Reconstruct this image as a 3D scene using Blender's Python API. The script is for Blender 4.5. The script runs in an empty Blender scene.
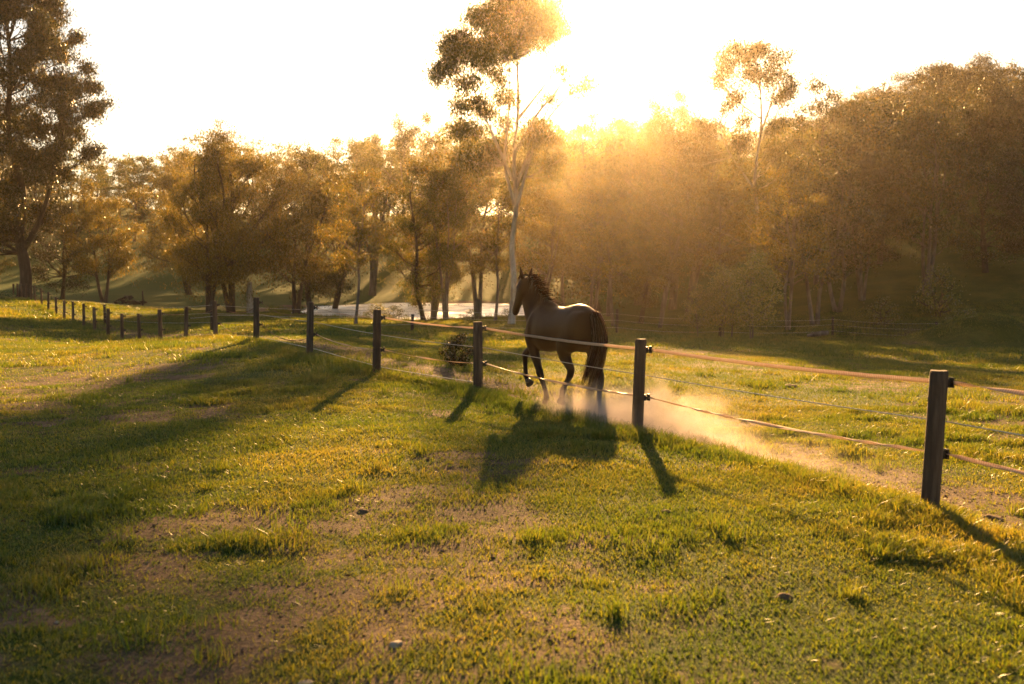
import bpy, math, random
import numpy as np
from mathutils import Vector, Matrix

PI = math.pi
scene = bpy.context.scene
C = scene.collection
rng = np.random.default_rng(7)
random.seed(7)

# ------------------------------------------------------------------ camera frame
F = 1000.0                       # focal length in pixels of a 1024 wide frame
PITCH = math.radians(3.6)
CAMZ = 0.0                       # heights are measured from the eye; the ground lies near -1.9

def ray(px, py):
    u = (px - 512) / F; v = (342 - py) / F
    return Vector((u, math.cos(PITCH) + v * math.sin(PITCH), -math.sin(PITCH) + v * math.cos(PITCH)))
def at(px, py, Y):
    r = ray(px, py); return r * (Y / r.y)
def zof(py, Y): return at(512, py, Y).z
def xof(px, Y): return (px - 512) / F * Y

SUN_EL = math.radians(15.4); SUN_AZ = math.radians(3.5)
SUN = Vector((math.sin(SUN_AZ) * math.cos(SUN_EL), math.cos(SUN_AZ) * math.cos(SUN_EL), math.sin(SUN_EL)))

# ------------------------------------------------------------------ terrain
POST_H = 1.2
fence_px = [(933,513,145),(637,434,96),(478,393,71),(375.5,373,64.0),(308.5,355,53),(255.5,342,44),(215.5,338,37),
 (185,339.7,33.4),(160.3,341,31.7),(139,341.7,28.3),(121.4,341.5,28.1),(107.3,335.3,26.6),(94.4,332,24.7),(83.4,326.8,22.9),
 (72.9,322,20.6),(63.9,320.4,19.9),(56,315.7,18.5),(48.3,309.8,17.8),(42,305.7,17.2),(35.7,302,16.2),(31.4,300.7,15.6),
 (26.7,298.6,14.6),(22.3,297.8,14.1),(18.2,297.4,13.8),(13.8,297.2,13.4)]
fence_pts = []
for px, py, h in fence_px:
    Y = POST_H * F / h
    fence_pts.append((xof(px, Y), Y, zof(py, Y)))
# one more post outside the frame on the right, carrying the tapes on
p0, p1 = fence_pts[0], fence_pts[1]
fence_pts = [(p0[0] + (p0[0]-p1[0]) * .8, p0[1] + (p0[1]-p1[1]) * .8, p0[2])] + fence_pts

ctrl = [(x, y, z) for x, y, z in fence_pts]
def cp(px, py, Y): ctrl.append((xof(px, Y), Y, zof(py, Y)))
for x in (-12, -6, -3, 0, 3, 6, 12):
    for y in (-6, 0, 3, 5.5): ctrl.append((x, y, -1.93))
for x, y in ((-4,9),(-8,9),(-1,9),(-4,13),(-9,14),(-12,20)): ctrl.append((x, y, -1.92))
for px, py, Y in ((104.6,325,60),(211.7,330,44),(412,331,50),(617,334,55),(720,338,57),(833,336,66),(937,341,63),
                  (511,324,67),(300,312,84),(420,318.5,77),(520,319,77),(350,301,132),(450,301,132),(560,318,95),
                  (600,326,74),(700,326,76),(788,331,70),(1010,350,52),(1100,345,60),(900,400,19),(1000,420,16),(800,370,27),
                  (560,360,26),(620,350,34),(450,345,36),(380,335,42),(950,365,34),
                  (30,297,86),(-60,298,85),(-120,300,60),(104,303,93),(218,312.5,76),(190,292,128),(-40,330,40),
                  (20,318,55),(60,345,33)):
    cp(px, py, Y)
ctrl.append((xof(548,15.8), 15.8, -2.04)); ctrl.append((xof(606,14.9), 14.9, -2.10)); ctrl.append((xof(700,13), 13, -2.10))
ctrl.append((xof(850,11.3), 11.3, -2.10)); ctrl.append((xof(1000,9.6), 9.6, -2.10))
CT = np.array(ctrl)
MEAN = -2.3
def sst(t):
    t = np.clip(t, 0, 1); return t * t * (3 - 2 * t)
def hills(X, Y):
    h = 16 * sst((Y - 122) / 95) * (1 - .85 * sst((X - 8) / 45)) + 21 * sst((X - 14) / 50) * sst((Y - 66) / 95)
    h = h + 10 * sst((-X - 40) / 120) * sst((Y - 150) / 120)
    h = h + 2.0 * sst((X-4)/30) * sst((Y-62)/40)
    return h
def warp(X, Y):
    y = np.maximum(Y, 0) + 10.0
    return np.stack([1.7 * X / y, np.log(y) * 1.0], -1)
KW = warp(CT[:,0], CT[:,1]); KL = 0.21
def kern(A, B):
    d2 = ((A[:,None,:] - B[None,:,:]) ** 2).sum(-1)
    return 1.0 / (1 + d2 / (2 * KL * KL)) ** 1.5
KM = kern(KW, KW) + np.eye(len(KW)) * 0.004
KS = np.linalg.solve(KM, CT[:,2] - MEAN - hills(CT[:,0], CT[:,1]))
FP = np.array(fence_pts)
def fence_dist(X, Y):
    """distance to the main fence; positive on the far (lane) side"""
    best = np.full(X.shape, 1e9); sgn = np.ones(X.shape); along = np.zeros(X.shape)
    for i in range(len(FP) - 1):
        a, b = FP[i,:2], FP[i+1,:2]; ab = b - a; L2 = (ab**2).sum()
        if i == 0: t = np.clip(((X-a[0])*ab[0] + (Y-a[1])*ab[1]) / L2, -6, 1)
        else: t = np.clip(((X-a[0])*ab[0] + (Y-a[1])*ab[1]) / L2, 0, 1)
        dx = X - a[0] - t*ab[0]; dy = Y - a[1] - t*ab[1]
        d = np.sqrt(dx*dx + dy*dy)
        m = d < best
        cr = ab[0]*dy - ab[1]*dx
        best = np.where(m, d, best); sgn = np.where(m, np.where(cr < 0, 1, -1), sgn); along = np.where(m, i + t, along)
    return best * sgn, along
def vnoise(X, Y, s, seed=0):
    """smooth value noise, 0..1"""
    x = X / s + seed * 17.3; y = Y / s + seed * 5.7
    xi = np.floor(x); yi = np.floor(y); fx = x - xi; fy = y - yi
    fx = fx*fx*(3-2*fx); fy = fy*fy*(3-2*fy)
    def h(a, b):
        v = np.sin(a * 127.1 + b * 311.7 + seed * 74.7) * 43758.5453
        return v - np.floor(v)
    return (h(xi,yi)*(1-fx) + h(xi+1,yi)*fx)*(1-fy) + (h(xi,yi+1)*(1-fx) + h(xi+1,yi+1)*fx)*fy
def fbm(X, Y, s, seed=0, n=4):
    t = 0; a = 0.5; k = 0
    for i in range(n):
        t = t + a * vnoise(X, Y, s / 2**i, seed + i); k += a; a *= 0.55
    return t / k
POND_Z = zof(318.5, 78)
def pond_mask(X, Y):
    """>0 inside the pond"""
    cx, cy = xof(430, 103), 103.0
    ang = np.arctan2(Y - cy, X - cx)
    r = np.sqrt(((X - cx) / 13.0) ** 2 + ((Y - cy) / 25.0) ** 2)
    return 1.0 + 0.07 * np.sin(3 * ang + 1) + 0.05 * np.sin(7 * ang) - r
def ground_np(X, Y, fd=None):
    X = np.asarray(X, float).ravel(); Y = np.asarray(Y, float).ravel()
    out = np.empty(X.shape)
    for s in range(0, len(X), 40000):
        x = X[s:s+40000]; y = Y[s:s+40000]
        z = MEAN + kern(warp(x, y), KW) @ KS + hills(x, y)
        d, al = fence_dist(x, y)
        near = np.clip(1.3 - np.maximum(y, 0) / 45, 0, 1)
        front = sst((4.2 - al) / 1.5)
        z += front * (0.035 * np.exp(-((d + 0.35) / 0.42) ** 2) - 0.06 * np.exp(-((d - 1.3) / 0.8) ** 2))
        z += near * (0.10 * (fbm(x, y, 2.4, 3) - .5) + 0.035 * (fbm(x, y, .5, 9, 2) - .5))
        z += (1 - near) * np.where(y < 125, .12, .35) * (fbm(x, y, 14, 5) - .5)
        # heap of earth on the right and the pond basin
        z += 1.5 * np.exp(-(((x - xof(1003, 57)) / 3.2) ** 2 + ((y - 57) / 2.2) ** 2)) + .8 * np.exp(-(((x - xof(955, 58)) / 3.0) ** 2 + ((y - 58) / 2.0) ** 2))
        pm = pond_mask(x, y)
        k = sst((pm + 0.16) / 0.2)
        z = z * (1 - k) + (POND_Z - 0.5 * k + .05) * k
        out[s:s+40000] = z
    return out
def ground(x, y): return float(ground_np([x], [y])[0])

# ------------------------------------------------------------------ mesh helpers
def mesh_np(name, verts, faces, smooth=False):
    """faces: array (n,k) all of one size"""
    me = bpy.data.meshes.new(name)
    verts = np.asarray(verts, np.float32); faces = np.asarray(faces, np.int32)
    n, k = faces.shape
    me.vertices.add(len(verts)); me.vertices.foreach_set('co', verts.ravel())
    me.loops.add(n * k); me.loops.foreach_set('vertex_index', faces.ravel())
    me.polygons.add(n)
    me.polygons.foreach_set('loop_start', np.arange(0, n * k, k, dtype=np.int32))
    if smooth: me.polygons.foreach_set('use_smooth', np.ones(n, bool))
    me.update(calc_edges=True)
    return me
def link(name, me, mat, parent=None):
    o = bpy.data.objects.new(name, me)
    if mat: me.materials.clear(); me.materials.append(mat)
    C.objects.link(o)
    if parent: o.parent = parent
    return o
def empty(name, loc, rz=0):
    o = bpy.data.objects.new(name, None); C.objects.link(o); o.location = loc; o.rotation_euler = (0, 0, rz)
    o.empty_display_size = .2
    return o
def tag(o, label=None, cat=None, group=None, kind=None):
    if label: o['label'] = label
    if cat: o['category'] = cat
    if group: o['group'] = group
    if kind: o['kind'] = kind
    return o
class MB:
    def __init__(s): s.v = []; s.f = []
    def add(s, v, f):
        b = len(s.v); s.v += [tuple(p) for p in v]; s.f += [tuple(i + b for i in q) for q in f]
    def tube(s, pts, rad, n=8, cap=True, wob=0):
        pts = [Vector(p) for p in pts]
        if not hasattr(rad, '__len__'): rad = [rad] * len(pts)
        b = len(s.v); up = None
        for i, p in enumerate(pts):
            d = (pts[min(i+1, len(pts)-1)] - pts[max(i-1, 0)]).normalized()
            if up is None: up = d.orthogonal().normalized()
            up = (up - d * up.dot(d)).normalized(); w = d.cross(up)
            for k in range(n):
                a = 2 * PI * k / n; r = rad[i] * (1 + (random.uniform(-wob, wob) if wob else 0))
                s.v.append(tuple(p + (up * math.cos(a) + w * math.sin(a)) * r))
        for i in range(len(pts) - 1):
            for k in range(n):
                s.f.append((b+i*n+k, b+i*n+(k+1)%n, b+(i+1)*n+(k+1)%n, b+(i+1)*n+k))
        if cap:
            s.f.append(tuple(b + k for k in reversed(range(n))))
            s.f.append(tuple(b + (len(pts)-1)*n + k for k in range(n)))
    def box(s, c, sx, sy, sz, rot=None):
        v = [Vector((a*sx/2, b*sy/2, d*sz/2)) for a in (-1,1) for b in (-1,1) for d in (-1,1)]
        if rot: v = [rot @ p for p in v]
        s.add([p + Vector(c) for p in v], [(0,1,3,2),(4,6,7,5),(0,4,5,1),(2,3,7,6),(0,2,6,4),(1,5,7,3)])
    def mesh(s, name, smooth=True):
        me = bpy.data.meshes.new(name); me.from_pydata(s.v, [], s.f)
        me.polygons.foreach_set('use_smooth', np.full(len(me.polygons), smooth)); me.update()
        return me
    def build(s, name, mat, parent=None, smooth=True): return link(name, s.mesh(name, smooth), mat, parent)

# ------------------------------------------------------------------ materials
def new_mat(name):
    m = bpy.data.materials.new(name); m.use_nodes = True
    nt = m.node_tree; nt.nodes.clear()
    out = nt.nodes.new('ShaderNodeOutputMaterial')
    return m, nt, out
def N(nt, t, **kw):
    n = nt.nodes.new(t)
    for k, v in kw.items():
        if k in n.inputs.keys() if isinstance(k, str) else False: n.inputs[k].default_value = v
        else: setattr(n, k, v)
    return n
def ramp(nt, fac, stops):
    r = nt.nodes.new('ShaderNodeValToRGB'); cr = r.color_ramp
    while len(cr.elements) < len(stops): cr.elements.new(.5)
    for e, (p, c) in zip(cr.elements, stops): e.position = p; e.color = (*c, 1)
    nt.links.new(fac, r.inputs[0]); return r.outputs[0]
def noise(nt, scale, detail=4, vec=None, rough=.55):
    n = nt.nodes.new('ShaderNodeTexNoise'); n.inputs['Scale'].default_value = scale; n.inputs['Detail'].default_value = detail
    n.inputs['Roughness'].default_value = rough
    if vec: nt.links.new(vec, n.inputs['Vector'])
    return n.outputs['Fac']
def coords(nt, which='Object'):
    return nt.nodes.new('ShaderNodeTexCoord').outputs[which]
def mixc(nt, fac, a, b, mode='MIX'):
    m = nt.nodes.new('ShaderNodeMix'); m.data_type = 'RGBA'; m.blend_type = mode
    L = nt.links
    if hasattr(fac, 'links') or hasattr(fac, 'is_linked'): L.new(fac, m.inputs[0])
    else: m.inputs[0].default_value = fac
    for s, i in ((a, 6), (b, 7)):
        if isinstance(s, tuple): m.inputs[i].default_value = (*s, 1)
        else: L.new(s, m.inputs[i])
    return m.outputs[2]
def bump(nt, h, strength, dist=.02):
    b = nt.nodes.new('ShaderNodeBump'); b.inputs['Strength'].default_value = strength; b.inputs['Distance'].default_value = dist
    nt.links.new(h, b.inputs['Height']); return b.outputs[0]

def leafy(name, stops, trans=.5, gloss=.12, rough=.45, tint=None):
    """thin leaves: reflect on one side and glow through on the other"""
    m, nt, out = new_mat(name); L = nt.links
    g = nt.nodes.new('ShaderNodeNewGeometry')
    col = ramp(nt, g.outputs['Random Per Island'], stops)
    oi = nt.nodes.new('ShaderNodeObjectInfo')
    hs = nt.nodes.new('ShaderNodeHueSaturation'); L.new(col, hs.inputs['Color'])
    mr = nt.nodes.new('ShaderNodeMapRange'); L.new(oi.outputs['Random'], mr.inputs[0]); mr.inputs[3].default_value = .62; mr.inputs[4].default_value = 1.35
    L.new(mr.outputs[0], hs.inputs['Value'])
    col = hs.outputs[0]
    d = nt.nodes.new('ShaderNodeBsdfDiffuse'); L.new(col, d.inputs['Color'])
    t = nt.nodes.new('ShaderNodeBsdfTranslucent')
    tc = mixc(nt, 1.0, col, tint or (1.28, 1.04, .40), 'MULTIPLY'); L.new(tc, t.inputs['Color'])
    mx = nt.nodes.new('ShaderNodeMixShader'); mx.inputs[0].default_value = trans; L.new(d.outputs[0], mx.inputs[1]); L.new(t.outputs[0], mx.inputs[2])
    gl = nt.nodes.new('ShaderNodeBsdfGlossy'); gl.inputs['Roughness'].default_value = rough; gl.inputs['Color'].default_value = (.8,.8,.8,1)
    fr = nt.nodes.new('ShaderNodeFresnel'); fr.inputs['IOR'].default_value = 1.4
    mm = nt.nodes.new('ShaderNodeMath'); mm.operation = 'MULTIPLY'; mm.inputs[1].default_value = gloss * 4; mm.use_clamp = True; L.new(fr.outputs[0], mm.inputs[0])
    m2 = nt.nodes.new('ShaderNodeMixShader'); L.new(mm.outputs[0], m2.inputs[0]); L.new(mx.outputs[0], m2.inputs[1]); L.new(gl.outputs[0], m2.inputs[2])
    L.new(m2.outputs[0], out.inputs[0])
    return m
def bark(name, a, b, c, scale=3, stretch=.25, bmp=.6):
    m, nt, out = new_mat(name); L = nt.links
    mp = nt.nodes.new('ShaderNodeMapping'); mp.inputs['Scale'].default_value = (1, 1, stretch); L.new(coords(nt), mp.inputs[0])
    n1 = noise(nt, scale, 6, mp.outputs[0], .65); n2 = noise(nt, scale * 5, 5, mp.outputs[0], .7)
    col = ramp(nt, n1, [(.3, a), (.5, b), (.68, c)])
    col = mixc(nt, .5, col, ramp(nt, n2, [(.3, (.45,.45,.45)), (.7, (1,1,1))]), 'MULTIPLY')
    p = nt.nodes.new('ShaderNodeBsdfPrincipled'); p.inputs['Roughness'].default_value = .9; L.new(col, p.inputs['Base Color'])
    L.new(bump(nt, n2, bmp, .03), p.inputs['Normal']); L.new(p.outputs[0], out.inputs[0])
    return m
def plain(name, col, rough=.6, spec=.3, metal=0, nscale=0, var=.3):
    m, nt, out = new_mat(name); L = nt.links
    p = nt.nodes.new('ShaderNodeBsdfPrincipled'); p.inputs['Roughness'].default_value = rough
    p.inputs['Specular IOR Level'].default_value = spec; p.inputs['Metallic'].default_value = metal
    p.inputs['Base Color'].default_value = (*col, 1)
    if nscale:
        n = noise(nt, nscale, 5, coords(nt))
        c = mixc(nt, n, tuple(x * (1 - var) for x in col), tuple(min(1, x * (1 + var)) for x in col))
        L.new(c, p.inputs['Base Color']); L.new(bump(nt, n, .3, .01), p.inputs['Normal'])
    L.new(p.outputs[0], out.inputs[0]); return m

M = {}
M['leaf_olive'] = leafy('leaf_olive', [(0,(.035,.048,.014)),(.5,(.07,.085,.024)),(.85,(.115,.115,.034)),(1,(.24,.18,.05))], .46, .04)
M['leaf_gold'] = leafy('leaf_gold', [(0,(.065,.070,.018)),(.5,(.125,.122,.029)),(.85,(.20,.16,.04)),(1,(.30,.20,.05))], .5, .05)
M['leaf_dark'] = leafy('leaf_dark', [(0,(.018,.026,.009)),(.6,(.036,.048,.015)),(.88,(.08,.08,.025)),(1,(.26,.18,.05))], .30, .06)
M['leaf_grey'] = leafy('leaf_grey', [(0,(.11,.14,.05)),(.6,(.19,.22,.08)),(1,(.32,.29,.13))], .55, .05)
M['grass'] = None
M['bark_pale'] = bark('bark_pale', (.20,.15,.11), (.42,.36,.29), (.60,.54,.46), 2.2, .3, .3)
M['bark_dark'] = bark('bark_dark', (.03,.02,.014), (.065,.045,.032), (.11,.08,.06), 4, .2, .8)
M['bark_grey'] = bark('bark_grey', (.08,.06,.045), (.16,.125,.10), (.27,.22,.18), 3, .25, .5)
M['post_wood'] = bark('post_wood', (.05,.028,.017), (.11,.068,.043), (.22,.15,.10), 11, .09, 1.0)
M['post_top'] = bark('post_top', (.16,.11,.07), (.28,.21,.15), (.38,.30,.22), 14, 1, .5)
M['insulator'] = plain('insulator', (.012,.011,.010), .45, .4)
M['wire'] = plain('wire', (.62,.58,.52), .5, .4, 0, 40, .2)

# woven electric fence tape: pale polymer with brown crossing threads
def tape_mat(name, base, dark):
    m, nt, out = new_mat(name); L = nt.links
    uv = nt.nodes.new('ShaderNodeUVMap')
    w = nt.nodes.new('ShaderNodeTexWave'); w.inputs['Scale'].default_value = 14; w.bands_direction = 'X'; w.inputs['Distortion'].default_value = 1.0
    L.new(uv.outputs[0], w.inputs[0])
    n = noise(nt, 25, 3, coords(nt))
    c = mixc(nt, w.outputs['Fac'], base, dark); c = mixc(nt, n, c, dark)
    d = nt.nodes.new('ShaderNodeBsdfDiffuse'); L.new(c, d.inputs[0])
    t = nt.nodes.new('ShaderNodeBsdfTranslucent'); L.new(c, t.inputs[0])
    g = nt.nodes.new('ShaderNodeBsdfGlossy'); g.inputs['Roughness'].default_value = .4
    x = nt.nodes.new('ShaderNodeMixShader'); x.inputs[0].default_value = .6; L.new(d.outputs[0], x.inputs[1]); L.new(t.outputs[0], x.inputs[2])
    y = nt.nodes.new('ShaderNodeMixShader'); y.inputs[0].default_value = .06; L.new(x.outputs[0], y.inputs[1]); L.new(g.outputs[0], y.inputs[2])
    L.new(y.outputs[0], out.inputs[0]); return m
M['tape'] = tape_mat('tape', (.93,.86,.76), (.60,.44,.31))
M['tape_brown'] = tape_mat('tape_brown', (.38,.24,.15), (.16,.09,.05))

# grass blades, coloured by where they grow (lush, dry or straw patches)
def grass_mat():
    m, nt, out = new_mat('grass_blade'); L = nt.links
    g = nt.nodes.new('ShaderNodeNewGeometry'); pos = g.outputs['Position']
    n1 = noise(nt, .35, 4, pos); n2 = noise(nt, 1.7, 3, pos)
    a = nt.nodes.new('ShaderNodeMath'); a.operation = 'MULTIPLY_ADD'; L.new(g.outputs['Random Per Island'], a.inputs[0]); a.inputs[1].default_value = .30
    b = nt.nodes.new('ShaderNodeMath'); b.operation = 'MULTIPLY_ADD'; L.new(n1, b.inputs[0]); b.inputs[1].default_value = .9; b.inputs[2].default_value = -.25
    c2 = nt.nodes.new('ShaderNodeMath'); c2.operation = 'MULTIPLY_ADD'; L.new(n2, c2.inputs[0]); c2.inputs[1].default_value = .35; L.new(b.outputs[0], c2.inputs[2])
    L.new(c2.outputs[0], a.inputs[2])
    col = ramp(nt, a.outputs[0], [(.20,(.042,.080,.011)),(.40,(.085,.126,.017)),(.60,(.152,.160,.027)),(.82,(.27,.21,.06))])
    d = nt.nodes.new('ShaderNodeBsdfDiffuse'); L.new(col, d.inputs[0])
    t = nt.nodes.new('ShaderNodeBsdfTranslucent'); L.new(mixc(nt, 1.0, col, (1.5,1.38,.45), 'MULTIPLY'), t.inputs[0])
    x = nt.nodes.new('ShaderNodeMixShader'); x.inputs[0].default_value = .5; L.new(d.outputs[0], x.inputs[1]); L.new(t.outputs[0], x.inputs[2])
    gl = nt.nodes.new('ShaderNodeBsdfGlossy'); gl.inputs['Roughness'].default_value = .38
    y = nt.nodes.new('ShaderNodeMixShader'); y.inputs[0].default_value = .05; L.new(x.outputs[0], y.inputs[1]); L.new(gl.outputs[0], y.inputs[2])
    L.new(y.outputs[0], out.inputs[0]); return m
M['grass'] = grass_mat()

def ground_mat():
    m, nt, out = new_mat('paddock_ground'); L = nt.links
    g = nt.nodes.new('ShaderNodeNewGeometry'); pos = g.outputs['Position']
    at_ = nt.nodes.new('ShaderNodeAttribute'); at_.attribute_name = 'bare'
    n0 = noise(nt, .06, 4, pos); n1 = noise(nt, .35, 5, pos, .6); n2 = noise(nt, 3.5, 6, pos, .65); n3 = noise(nt, 30, 4, pos, .7)
    turf = ramp(nt, n1, [(.3,(.040,.070,.012)),(.5,(.075,.105,.018)),(.72,(.17,.155,.04))])
    turf = mixc(nt, .65, turf, ramp(nt, n2, [(.3,(.45,.5,.4)),(.7,(1.25,1.15,1.0))]), 'MULTIPLY')
    turf = mixc(nt, .5, turf, ramp(nt, n0, [(.35,(.7,.85,.6)),(.65,(1.2,1.1,1.0))]), 'MULTIPLY')
    sy = nt.nodes.new('ShaderNodeSeparateXYZ'); L.new(pos, sy.inputs[0])
    fy = nt.nodes.new('ShaderNodeMapRange'); L.new(sy.outputs[1], fy.inputs[0]); fy.inputs[1].default_value = 70; fy.inputs[2].default_value = 125; fy.inputs[4].default_value = .85
    turf = mixc(nt, fy.outputs[0], turf, ramp(nt, n0, [(.3,(.055,.105,.02)),(.7,(.085,.135,.028))]))
    soil = ramp(nt, n2, [(.25,(.07,.045,.028)),(.5,(.14,.095,.06)),(.75,(.24,.17,.115))])
    # bare where the lane is, and in broken patches
    s = nt.nodes.new('ShaderNodeMath'); s.operation = 'ADD'; L.new(at_.outputs['Fac'], s.inputs[0]); L.new(n2, s.inputs[1])
    mk = ramp(nt, s.outputs[0], [(.72,(0,0,0)),(1.05,(1,1,1))])
    col = mixc(nt, mk, turf, soil)
    col = mixc(nt, .6, col, ramp(nt, n3, [(.3,(.5,.5,.5)),(.7,(1.2,1.2,1.2))]), 'MULTIPLY')
    p = nt.nodes.new('ShaderNodeBsdfPrincipled'); p.inputs['Roughness'].default_value = .95; p.inputs['Specular IOR Level'].default_value = .1
    L.new(col, p.inputs['Base Color'])
    hb = nt.nodes.new('ShaderNodeMath'); hb.operation = 'ADD'; L.new(n2, hb.inputs[0]); L.new(n3, hb.inputs[1])
    L.new(bump(nt, hb.outputs[0], .8, .06), p.inputs['Normal'])
    L.new(p.outputs[0], out.inputs[0]); return m
M['ground'] = ground_mat()

# ------------------------------------------------------------------ ground sheet
def spaced(lo, hi, c0, c1, d0, grow, dmax):
    out = list(np.arange(c0, c1, d0))
    v, d = c1, d0
    while v < hi: out.append(v); d = min(d * grow, dmax); v += d
    out.append(hi)
    v, d = c0, d0; pre = []
    while v > lo: d = min(d * grow, dmax); v -= d; pre.append(max(v, lo))
    return np.array(pre[::-1] + out)
gx = spaced(-420, 420, -7, 8, .16, 1.05, 14)
gy = spaced(-60, 700, 3, 19, .16, 1.03, 14)
GX, GY = np.meshgrid(gx, gy)
GZ = ground_np(GX, GY)
nx, ny = len(gx), len(gy)
idx = np.arange(nx * ny).reshape(ny, nx)
faces = np.stack([idx[:-1,:-1], idx[:-1,1:], idx[1:,1:], idx[1:,:-1]], -1).reshape(-1, 4)
me = mesh_np('ground', np.stack([GX.ravel(), GY.ravel(), GZ], -1), faces, True)
def bareness(X, Y):
    """0 = thick turf, 1 = trodden soil"""
    d, al = fence_dist(X, Y)
    lane = np.exp(-((d - 1.35) / .85) ** 2) * (0.55 + .5 * fbm(X, Y, 1.5, 21))
    lane = lane * np.clip(1.25 - np.abs(Y-20) / 90, .3, 1)
    p = sst((fbm(X, Y, 1.9, 31) - .56) / .16) * .75
    p2 = sst((fbm(X, Y, 7.0, 41, 3) - .52) / .2) * .35
    # the worn corner at the lower left of the photo
    w = np.exp(-(((X + 1.4) / 2.6) ** 2 + ((Y - 6.3) / 2.4) ** 2)) * (.35 + .6 * fbm(X, Y, 1.1, 51))
    b = lane + (p * .5 + p2 + w * .75) * (1 - np.clip(lane, 0, 1))
    fine = fbm(X, Y, .32, 91, 3) - .5
    return np.clip(b + np.clip(b * 2.5, 0, 1) * fine * 1.3, 0, 1)
bare = bareness(GX.ravel(), GY.ravel())
# muddy rim of the pond
pm = pond_mask(GX.ravel(), GY.ravel())
bare = np.maximum(bare * np.where(GY.ravel() > 60, .35, 1), np.exp(-((pm + .1) / .12) ** 2))
a = me.attributes.new('bare', 'FLOAT', 'POINT'); a.data.foreach_set('value', bare.astype(np.float32))
tag(link('ground', me, M['ground']), kind='structure')

# water
m, nt, out = new_mat('pond_water'); L = nt.links
p = nt.nodes.new('ShaderNodeBsdfPrincipled'); p.inputs['Base Color'].default_value = (.035,.032,.022,1); p.inputs['Roughness'].default_value = .2; p.inputs['IOR'].default_value = 1.33
p.inputs['Specular IOR Level'].default_value = .6
L.new(bump(nt, noise(nt, 3.5, 3, coords(nt)), .8, .08), p.inputs['Normal']); gl = nt.nodes.new('ShaderNodeBsdfGlossy'); gl.inputs['Roughness'].default_value = .36; gl.inputs['Color'].default_value = (.92,.90,.86,1)
mw = nt.nodes.new('ShaderNodeMixShader'); L.new(ramp(nt, noise(nt, .35, 5, coords(nt), .6), [(.36,(.3,.3,.3)),(.5,(.95,.95,.95))]), mw.inputs[0]); L.new(p.outputs[0], mw.inputs[1]); L.new(gl.outputs[0], mw.inputs[2])
L.new(mw.outputs[0], out.inputs[0])
cx, cy = xof(430, 103), 103.0
mb = MB(); ring = []
for k in range(72):
    a_ = 2 * PI * k / 72; r = 1.06 + .07 * math.sin(3 * a_ + 1) + .05 * math.sin(7 * a_)
    ring.append((cx + 13 * r * math.cos(a_), cy + 25 * r * math.sin(a_), POND_Z))
mb.v = ring; mb.f = [tuple(range(72))]
tag(mb.build('pond_water', m, smooth=False), kind='structure')

# ------------------------------------------------------------------ grass blades
def blades(name, X, Y, H, W, lean=.35, seg=True):
    n = len(X); Z = ground_np(X, Y)
    ang = rng.uniform(0, 2*PI, n); la = rng.uniform(0, 2*PI, n); ln = H * np.abs(rng.normal(0, lean, n))
    wx = np.cos(ang) * W / 2; wy = np.sin(ang) * W / 2
    tx = np.cos(la) * ln; ty = np.sin(la) * ln
    B = np.stack([X, Y, Z - .012], -1)
    w = np.stack([wx, wy, np.zeros(n)], -1)
    tip = np.stack([tx, ty, H], -1)
    midp = np.stack([tx * .35, ty * .35, H * .6], -1)
    if seg:
        v = np.stack([B - w, B + w, B + midp + w * .8, B + midp - w * .8, B + tip], 1).reshape(-1, 3)
        b = np.arange(n)[:,None] * 5
        me = bpy.data.meshes.new(name)
        f4 = b + np.array([[0,1,2,3]]); f3 = b + np.array([[3,2,4]])
        loops = np.concatenate([f4, f3], 1).ravel().astype(np.int32)
        me.vertices.add(len(v)); me.vertices.foreach_set('co', v.astype(np.float32).ravel())
        me.loops.add(len(loops)); me.loops.foreach_set('vertex_index', loops)
        me.polygons.add(2*n)
        st = (np.arange(n)[:,None] * 7 + np.array([[0,4]])).ravel().astype(np.int32)
        me.polygons.foreach_set('loop_start', st); me.update(calc_edges=True)
    else:
        v = np.stack([B - w, B + w, B + tip], 1).reshape(-1, 3)
        me = mesh_np(name, v, np.arange(3*n).reshape(-1, 3))
    return me
def scatter(n, y0, y1, half=.62, pad=1.0):
    Y = np.sqrt(rng.uniform(y0**2, y1**2, n)); X = rng.uniform(-1, 1, n) * (Y * half + pad); return X, Y
def grass_zone(name, dens, y0, y1, hs, ws, seg, label):
    area = .62 * (y1**2 - y0**2) + 2 * (y1-y0)
    n = int(area * dens); X, Y = scatter(n, y0, y1)
    br = bareness(X, Y)
    tuft = fbm(X, Y, .55, 61, 3); big = fbm(X, Y, 3.0, 71, 3)
    d, al = fence_dist(X, Y)
    berm = np.exp(-((d + .2) / .32) ** 2) * (.1 + 1.1 * fbm(X, Y, .6, 81, 2))
    berm = berm * sst((22 - al) / 4)
    hgt = .5 + .5 * tuft + 1.5 * sst((tuft - .45) / .3) * sst((big - .38) / .3) + 1.7 * berm
    keep = rng.random(n) > np.clip(br * 1.15 - berm * .8, 0, .96) * .95
    keep &= pond_mask(X, Y) < -.1
    X, Y, hgt = X[keep], Y[keep], hgt[keep]
    H = hs * hgt * rng.uniform(.55, 1.25, len(X)); W = ws * rng.uniform(.7, 1.3, len(X)) * (1 + .25 * (hgt > 1.5))
    o = link(name, blades(name, X, Y, H, W, .75, seg), M['grass'])
    tag(o, label, 'grass', kind='stuff'); return o
grass_zone('grass', 4600, 4.0, 9.5, .050, .0075, True, 'short yellow green grass blades in the foreground paddock')
grass_zone('grass', 2200, 9.5, 18, .055, .0105, True, 'sunlit grass around the fence and the horse')
grass_zone('grass', 500, 18, 36, .065, .020, False, 'grass of the middle meadow')
grass_zone('grass', 110, 36, 80, .10, .05, False, 'grass of the far meadow before the trees')

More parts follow.
